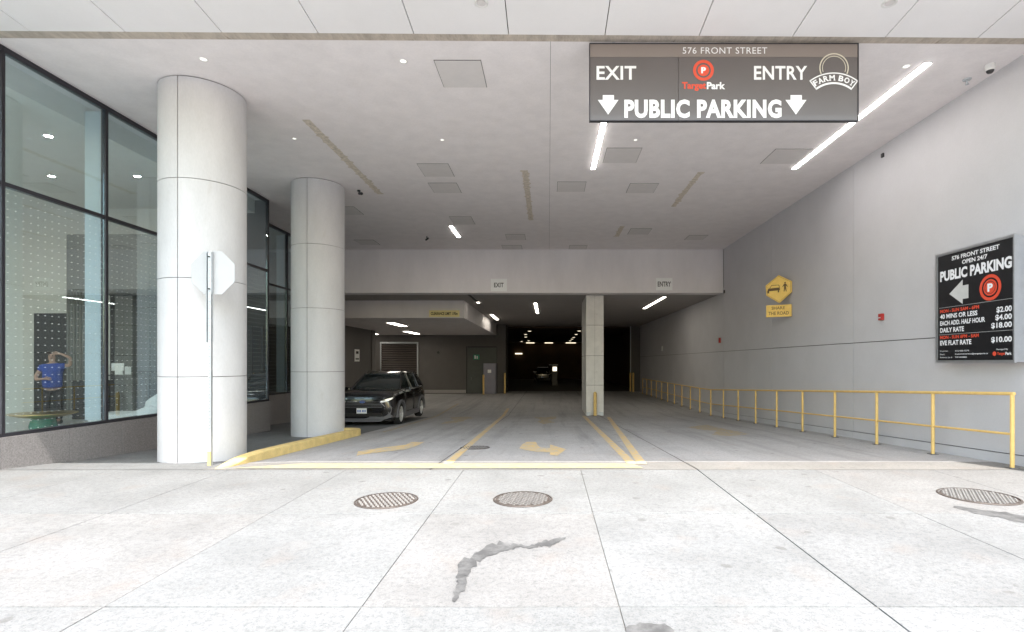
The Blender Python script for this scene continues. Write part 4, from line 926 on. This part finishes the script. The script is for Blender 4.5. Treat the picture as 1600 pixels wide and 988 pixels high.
obj('nose', MB().add([(-.012, -.115, 1.61), (.012, -.115, 1.61), (0, -.145, 1.612), (0, -.118, 1.655)], [(0, 1, 2), (0, 2, 3), (1, 3, 2)]), m_skin, t, local=True)
obj('mouth', MB().box(-.022, .022, -.117, -.112, 1.582, 1.590), m_hair, t, local=True)

# ------------------------------------------------------------------ parked car
def loft(sections):
    """sections: list of rings (lists of points) with the same count; closed ends"""
    mb = MB(); n = len(sections[0])
    for s in sections: mb.v += [tuple(p) for p in s]
    for i in range(len(sections) - 1):
        for j in range(n):
            mb.f.append((i * n + j, i * n + (j + 1) % n, (i + 1) * n + (j + 1) % n, (i + 1) * n + j))
    mb.f += [tuple(range(n))[::-1], tuple(range((len(sections) - 1) * n, len(sections) * n))]
    return mb
def bake(o):
    dg = bpy.context.evaluated_depsgraph_get(); me = bpy.data.meshes.new_from_object(o.evaluated_get(dg), depsgraph=dg)
    o.modifiers.clear(); o.data = me
def make_car():
    t = thing('parked_car', 'black compact suv parked facing out beside the second round column', 'car', (-5.63, 16.1, gz(-5.6, 17.5)))
    # local: x across, y from nose (0) to tail (4.6), z up. stations: y, hw_low, z_low, hw_mid, hw_sh, z_sh, hw_top, z_top
    st = [(0.00, .64, .32, .70, .66, .78, .56, .90), (0.06, .82, .24, .86, .80, .86, .66, 1.00), (0.22, .89, .20, .92, .88, .93, .74, 1.07), (0.70, .91, .20, .925, .905, .99, .76, 1.115),
          (1.25, .91, .20, .925, .905, 1.03, .77, 1.14), (1.9, .90, .20, .92, .90, 1.05, .79, 1.13), (2.8, .90, .20, .92, .90, 1.04, .78, 1.12), (3.6, .91, .22, .925, .90, 1.07, .78, 1.14),
          (4.2, .89, .26, .91, .87, 1.08, .74, 1.15), (4.5, .82, .34, .85, .80, 1.06, .66, 1.13), (4.60, .70, .42, .74, .70, .98, .56, 1.05)]
    secs = []
    for (y, wl, zl, wm, ws, zs, wt_, zt) in st:
        half = [(0, zl), (wl * .85, zl), (wl, zl + .08), (wm, (zl + zs) * .5), (ws, zs), ((ws + wt_) / 2, (zs + zt) / 2 + .015), (wt_, zt), (wt_ * .5, zt + .018), (0, zt + .025)]
        ringp = [(x, y, z) for x, z in half] + [(-x, y, z) for x, z in half[-2:0:-1]]
        secs.append(ringp)
    b = obj('body', loft(secs), m_carp, t, local=True, smooth=True, subd=2)
    cut = MB()
    for wy in (.93, 3.62): cut.tube((-1.2, wy, .34), (-.62, wy, .34), .405, 40); cut.tube((.62, wy, .34), (1.2, wy, .34), .405, 40)
    co = obj('cutter', cut, m_carp, t, local=True)
    bm_ = b.modifiers.new('cut', 'BOOLEAN'); bm_.operation = 'DIFFERENCE'; bm_.object = co; bm_.solver = 'EXACT'
    bpy.context.view_layer.update(); bake(b); bpy.data.objects.remove(co)
    b.data.polygons.foreach_set('use_smooth', [True] * len(b.data.polygons)); b.data.set_sharp_from_angle(angle=R(35))
    b.data.materials.clear(); b.data.materials.append(m_carp)
    # greenhouse: glass hull and roof/pillars
    g = [(1.18, .80, 1.08, .80, 1.10), (1.95, .80, 1.08, .60, 1.60), (2.30, .80, 1.08, .59, 1.645), (3.3, .80, 1.08, .58, 1.645), (4.05, .78, 1.10, .55, 1.57), (4.48, .72, 1.10, .66, 1.14)]
    def gsec(y, w0, z0, w1, z1, k=0):
        return [(-w0 - k, y, z0), (w0 + k, y, z0), ((w0 * .45 + w1 * .55) + k + .015, y, z0 * .45 + z1 * .55), (w1 + k, y, z1 - .03), (w1 * .8, y, z1 + k), (0, y, z1 + .02 + k), (-w1 * .8, y, z1 + k), (-w1 - k, y, z1 - .03), (-(w0 * .45 + w1 * .55) - k - .015, y, z0 * .45 + z1 * .55)]
    obj('window_glass', loft([gsec(*s) for s in g]), m_cargl, t, local=True, smooth=45)
    rf = loft([[(x, y, z) for x, y, z in ((-.61, yy, zz - .05), (.61, yy, zz - .05), (.60, yy, zz - .005), (.45, yy, zz + .03), (0, yy, zz + .045), (-.45, yy, zz + .03), (-.60, yy, zz - .005))] for yy, zz in ((1.9, 1.585), (2.3, 1.645), (3.3, 1.65), (4.1, 1.58), (4.3, 1.55))])
    obj('roof', rf, m_carp, t, local=True, smooth=40, bevel=.01)
    for sx in (-1, 1):
        obj('pillar', MB().tube((sx * .80, 1.16, 1.09), (sx * .61, 1.97, 1.60), .032), m_carp, t, local=True, smooth=40)
        obj('pillar', MB().tube((sx * .83, 2.55, 1.09), (sx * .615, 2.5, 1.62), .028), m_carp, t, local=True, smooth=40)
        obj('pillar', MB().tube((sx * .83, 3.5, 1.09), (sx * .60, 3.55, 1.61), .03), m_carp, t, local=True, smooth=40)
        obj('pillar', MB().tube((sx * .76, 4.36, 1.10), (sx * .56, 4.05, 1.56), .05), m_carp, t, local=True, smooth=40)
        obj('roof_rail', MB().tube((sx * .56, 2.2, 1.69), (sx * .55, 3.9, 1.66), .016).tube((sx * .56, 2.2, 1.69), (sx * .56, 2.1, 1.64), .016).tube((sx * .55, 3.9, 1.66), (sx * .55, 4.0, 1.60), .016), m_dplast, t, local=True)
        mi = obj('side_mirror', MB().prism([(sx * .90, 1.0), (sx * 1.07, 1.03), (sx * 1.10, 1.10), (sx * 1.06, 1.19), (sx * .93, 1.17)], lambda x, z: (x, 1.38, z), lambda x, z: (x * .99, 1.52, z)), m_carp, t, local=True, bevel=.02)
        obj('mirror_arm', MB().tube((sx * .84, 1.46, 1.05), (sx * .95, 1.46, 1.06), .03), m_carp, mi, local=True)
        # headlamp
        hl = obj('headlight', MB().prism([(sx * .52, .815), (sx * .66, .865), (sx * .85, .935), (sx * .89, .92), (sx * .86, .865), (sx * .72, .80), (sx * .57, .775)], lambda x, z: (x, -.035 + (abs(x) - .5) ** 2 * 1.05, z), lambda x, z: (x * .97, .36 + (abs(x) - .5) ** 2 * .8, z)), m_lens, t, local=True, bevel=.006)
        obj('lamp_brow', MB().prism([(sx * .48, .845), (sx * .66, .895), (sx * .87, .965), (sx * .90, .94), (sx * .66, .872), (sx * .50, .822)], lambda x, z: (x, -.05 + (abs(x) - .5) ** 2 * 1.05, z), lambda x, z: (x * .97, .36, z)), m_carp, hl, local=True)
        obj('fog_lamp_bezel', MB().prism([(sx * .76, .44), (sx * .83, .42), (sx * .86, .62), (sx * .81, .69), (sx * .78, .62)], lambda x, z: (x, -.02 + (abs(x) - .5) ** 2 * .9, z), lambda x, z: (x, .2, z)), m_trim, t, local=True, bevel=.006)
        # arch trims and rocker
        for wy in (.93, 3.62):
            m = MB()
            for k in range(19):
                a = R(-8 + 196 * k / 18)
                for rr, xx in ((.40, .955), (.465, .95), (.465, .86), (.40, .86)): m.v.append((sx * xx, wy + rr * math.cos(a), .34 + rr * math.sin(a)))
                if k:
                    for q_ in range(4): m.f.append((4 * (k - 1) + q_, 4 * (k - 1) + (q_ + 1) % 4, 4 * k + (q_ + 1) % 4, 4 * k + q_))
            m.f += [(0, 1, 2, 3), (75, 74, 73, 72)]
            obj('arch_trim', m, m_trim, t, local=True, smooth=40)
        obj('rocker_trim', MB().box(min(sx * .86, sx * .945), max(sx * .86, sx * .945), 1.38, 3.18, .20, .36), m_trim, t, local=True, bevel=.02)
        dm = MB()
        for (a, b2) in ((2.52, 2.53), (3.42, 3.43), (1.42, 1.43)): dm.box(min(sx * .90, sx * .928), max(sx * .90, sx * .928), a, b2, .38, 1.0)
        obj('door_gap', dm, m_blk, t, local=True)
        for hy in (2.3, 3.2): obj('door_handle', MB().box(min(sx * .91, sx * .945), max(sx * .91, sx * .945), hy, hy + .2, .92, .95), m_carp, t, local=True, bevel=.008)
        for wy in (.93, 3.62):
            Mx = Matrix.Translation((sx * .80, wy, .345)) @ Matrix.Rotation(R(90) * sx, 4, 'Y')
            wh = obj('wheel', MB().lathe([(.0, -.09), (.2, -.09), (.345 * .72, -.09), (.345 * .97, -.09), (.345, -.06), (.345, .075), (.345 * .97, .105), (.345 * .73, .115), (.345 * .72, .06)], Mx, 36), m_tyre, t, local=True, smooth=40)
            rm_ = MB().lathe([(.252, .05), (.252, .108), (.235, .112), (.225, .05)], Mx, 36)
            for k in range(5):
                for d in (-.13, .13):
                    a = 2 * math.pi * k / 5; a1 = a + d * .5
                    c, s = math.cos(a1), math.sin(a1); c2, s2 = math.cos(a + d), math.sin(a + d)
                    p0 = Vector((c * .04, s * .04, .095)); p1 = Vector((c2 * .235, s2 * .235, .10)); w_ = Vector((-s2, c2, 0)) * .016
                    vs = [p0 - w_ * 1.3, p0 + w_ * 1.3, p1 + w_, p1 - w_]; vs = vs + [v - Vector((0, 0, .03)) for v in vs]
                    rm_.add([Mx @ v for v in vs], [(0, 1, 2, 3), (0, 4, 5, 1), (1, 5, 6, 2), (2, 6, 7, 3), (3, 7, 4, 0)])
            rm_.lathe([(0, .112), (.04, .108), (.05, .08)], Mx, 16)
            obj('rim', rm_, m_rim, wh, local=True)
            obj('brake_disc', MB().lathe([(0, .0), (.15, .0), (.225, .0), (.225, .02)], Mx, 24), m_dplast, wh, local=True)
    # grille, emblem, bumper
    gr = obj('grille', MB().prism([(-.54, .85), (.54, .85), (.62, .75), (.70, .60), (-.70, .60), (-.62, .75)], lambda x, z: (x, -.028 + x * x * .16, z), lambda x, z: (x, .1, z)), m_blk, t, local=True)
    for k in range(5):
        z = .62 + k * .044; hw = .68 - k * .03
        m = MB(); P = [(-hw + 2 * hw * i / 12) for i in range(13)]
        m.v = [(x, -.04 + x * x * .16 + (0 if q_ else .0), z + q_ * .012) for x in P for q_ in (0, 1)] + [(x, -.015 + x * x * .16, z + q_ * .012) for x in P for q_ in (0, 1)]
        m.f = [(2 * i, 2 * i + 2, 2 * i + 3, 2 * i + 1) for i in range(12)] + [(2 * i + 1, 2 * i + 3, 26 + 2 * i + 3, 26 + 2 * i + 1) for i in range(12)]
        obj('grille_bar', m, m_trim, gr, local=True)
    m = MB()
    for sx in (-1, 1):
        m.tube((sx * .10, -.045, .80), (sx * .52, -.01, .80), .010, 8).tube((sx * .52, -.012, .80), (sx * .70, .045, .60), .014, 8)
    obj('grille_edge', m, m_chrome, gr, local=True)
    el = lambda cx, cz, a, b_, w_, y, n=28: [[(cx + (a - w_ * q_) * math.cos(2 * math.pi * k / n), y, cz + (b_ - w_ * q_) * math.sin(2 * math.pi * k / n)) for k in range(n)] for q_ in (0, 1)]
    m = MB()
    for cx, cz, a, b_ in ((0, .80, .085, .056), (0, .80, .034, .05), (0, .822, .062, .022)):
        r0, r1 = el(cx, cz, a, b_, .010, -.056); k = len(r0); m.add(r0 + r1, [(i, (i + 1) % k, k + (i + 1) % k, k + i) for i in range(k)])
    em = obj('emblem', m, m_chrome, t, local=True)
    r0, r1 = el(0, .80, .084, .055, .01, -.051); m = MB(); m.add(r0 + [(x, -.03, z) for x, y, z in r0], [tuple(range(28))] + [(i, (i + 1) % 28, 28 + (i + 1) % 28, 28 + i) for i in range(28)]); obj('emblem_ground', m, m_blue, em, local=True)
    bp = obj('bumper', MB().prism([(-.66, .60), (.66, .60), (.80, .45), (.88, .32), (.62, .25), (-.62, .25), (-.88, .32), (-.80, .45)], lambda x, z: (x, -.06 + x * x * .17, z), lambda x, z: (x, .2, z)), m_trim, t, local=True, bevel=.012)
    obj('lower_intake', MB().prism([(-.56, .46), (.56, .46), (.64, .35), (-.64, .35)], lambda x, z: (x, -.066 + x * x * .165, z), lambda x, z: (x, .0, z)), m_blk, bp, local=True)
    obj('skid_plate', MB().prism([(-.60, .235), (.60, .235), (.52, .19), (-.52, .19)], lambda x, z: (x, -.03 + x * x * .15, z), lambda x, z: (x, .25, z)), m_trim, bp, local=True)
    np_ = obj('number_plate', MB().box(-.155, .155, -.098, -.088, .45, .61), m_whpl, t, local=True, bevel=.004)
    m = MB()
    for i, x in enumerate((-.115, -.075, -.035, .03, .07, .11)): m.box(x - .012, x + .012, -.1005, -.0985, .495, .56)
    obj('plate_marks', m, m_blue, np_, local=True)
    obj('windscreen_wiper', MB().tube((-.5, 1.22, 1.13), (.1, 1.30, 1.17), .008).tube((.15, 1.22, 1.13), (.62, 1.32, 1.17), .008), m_dplast, t, local=True)
    obj('interior_mirror', MB().box(-.12, .12, 1.75, 1.78, 1.44, 1.50), m_dplast, t, local=True)
    obj('underbody', MB().box(-.80, .80, .3, 4.3, .18, .5), m_dplast, t, local=True)
    return t
car = make_car()
c2 = copy_tree(car); c2.location = (F(848, 0, 58)[0], 58, ZF); c2['label'] = 'dark car barely visible deep in the garage, left of the glowing machine'
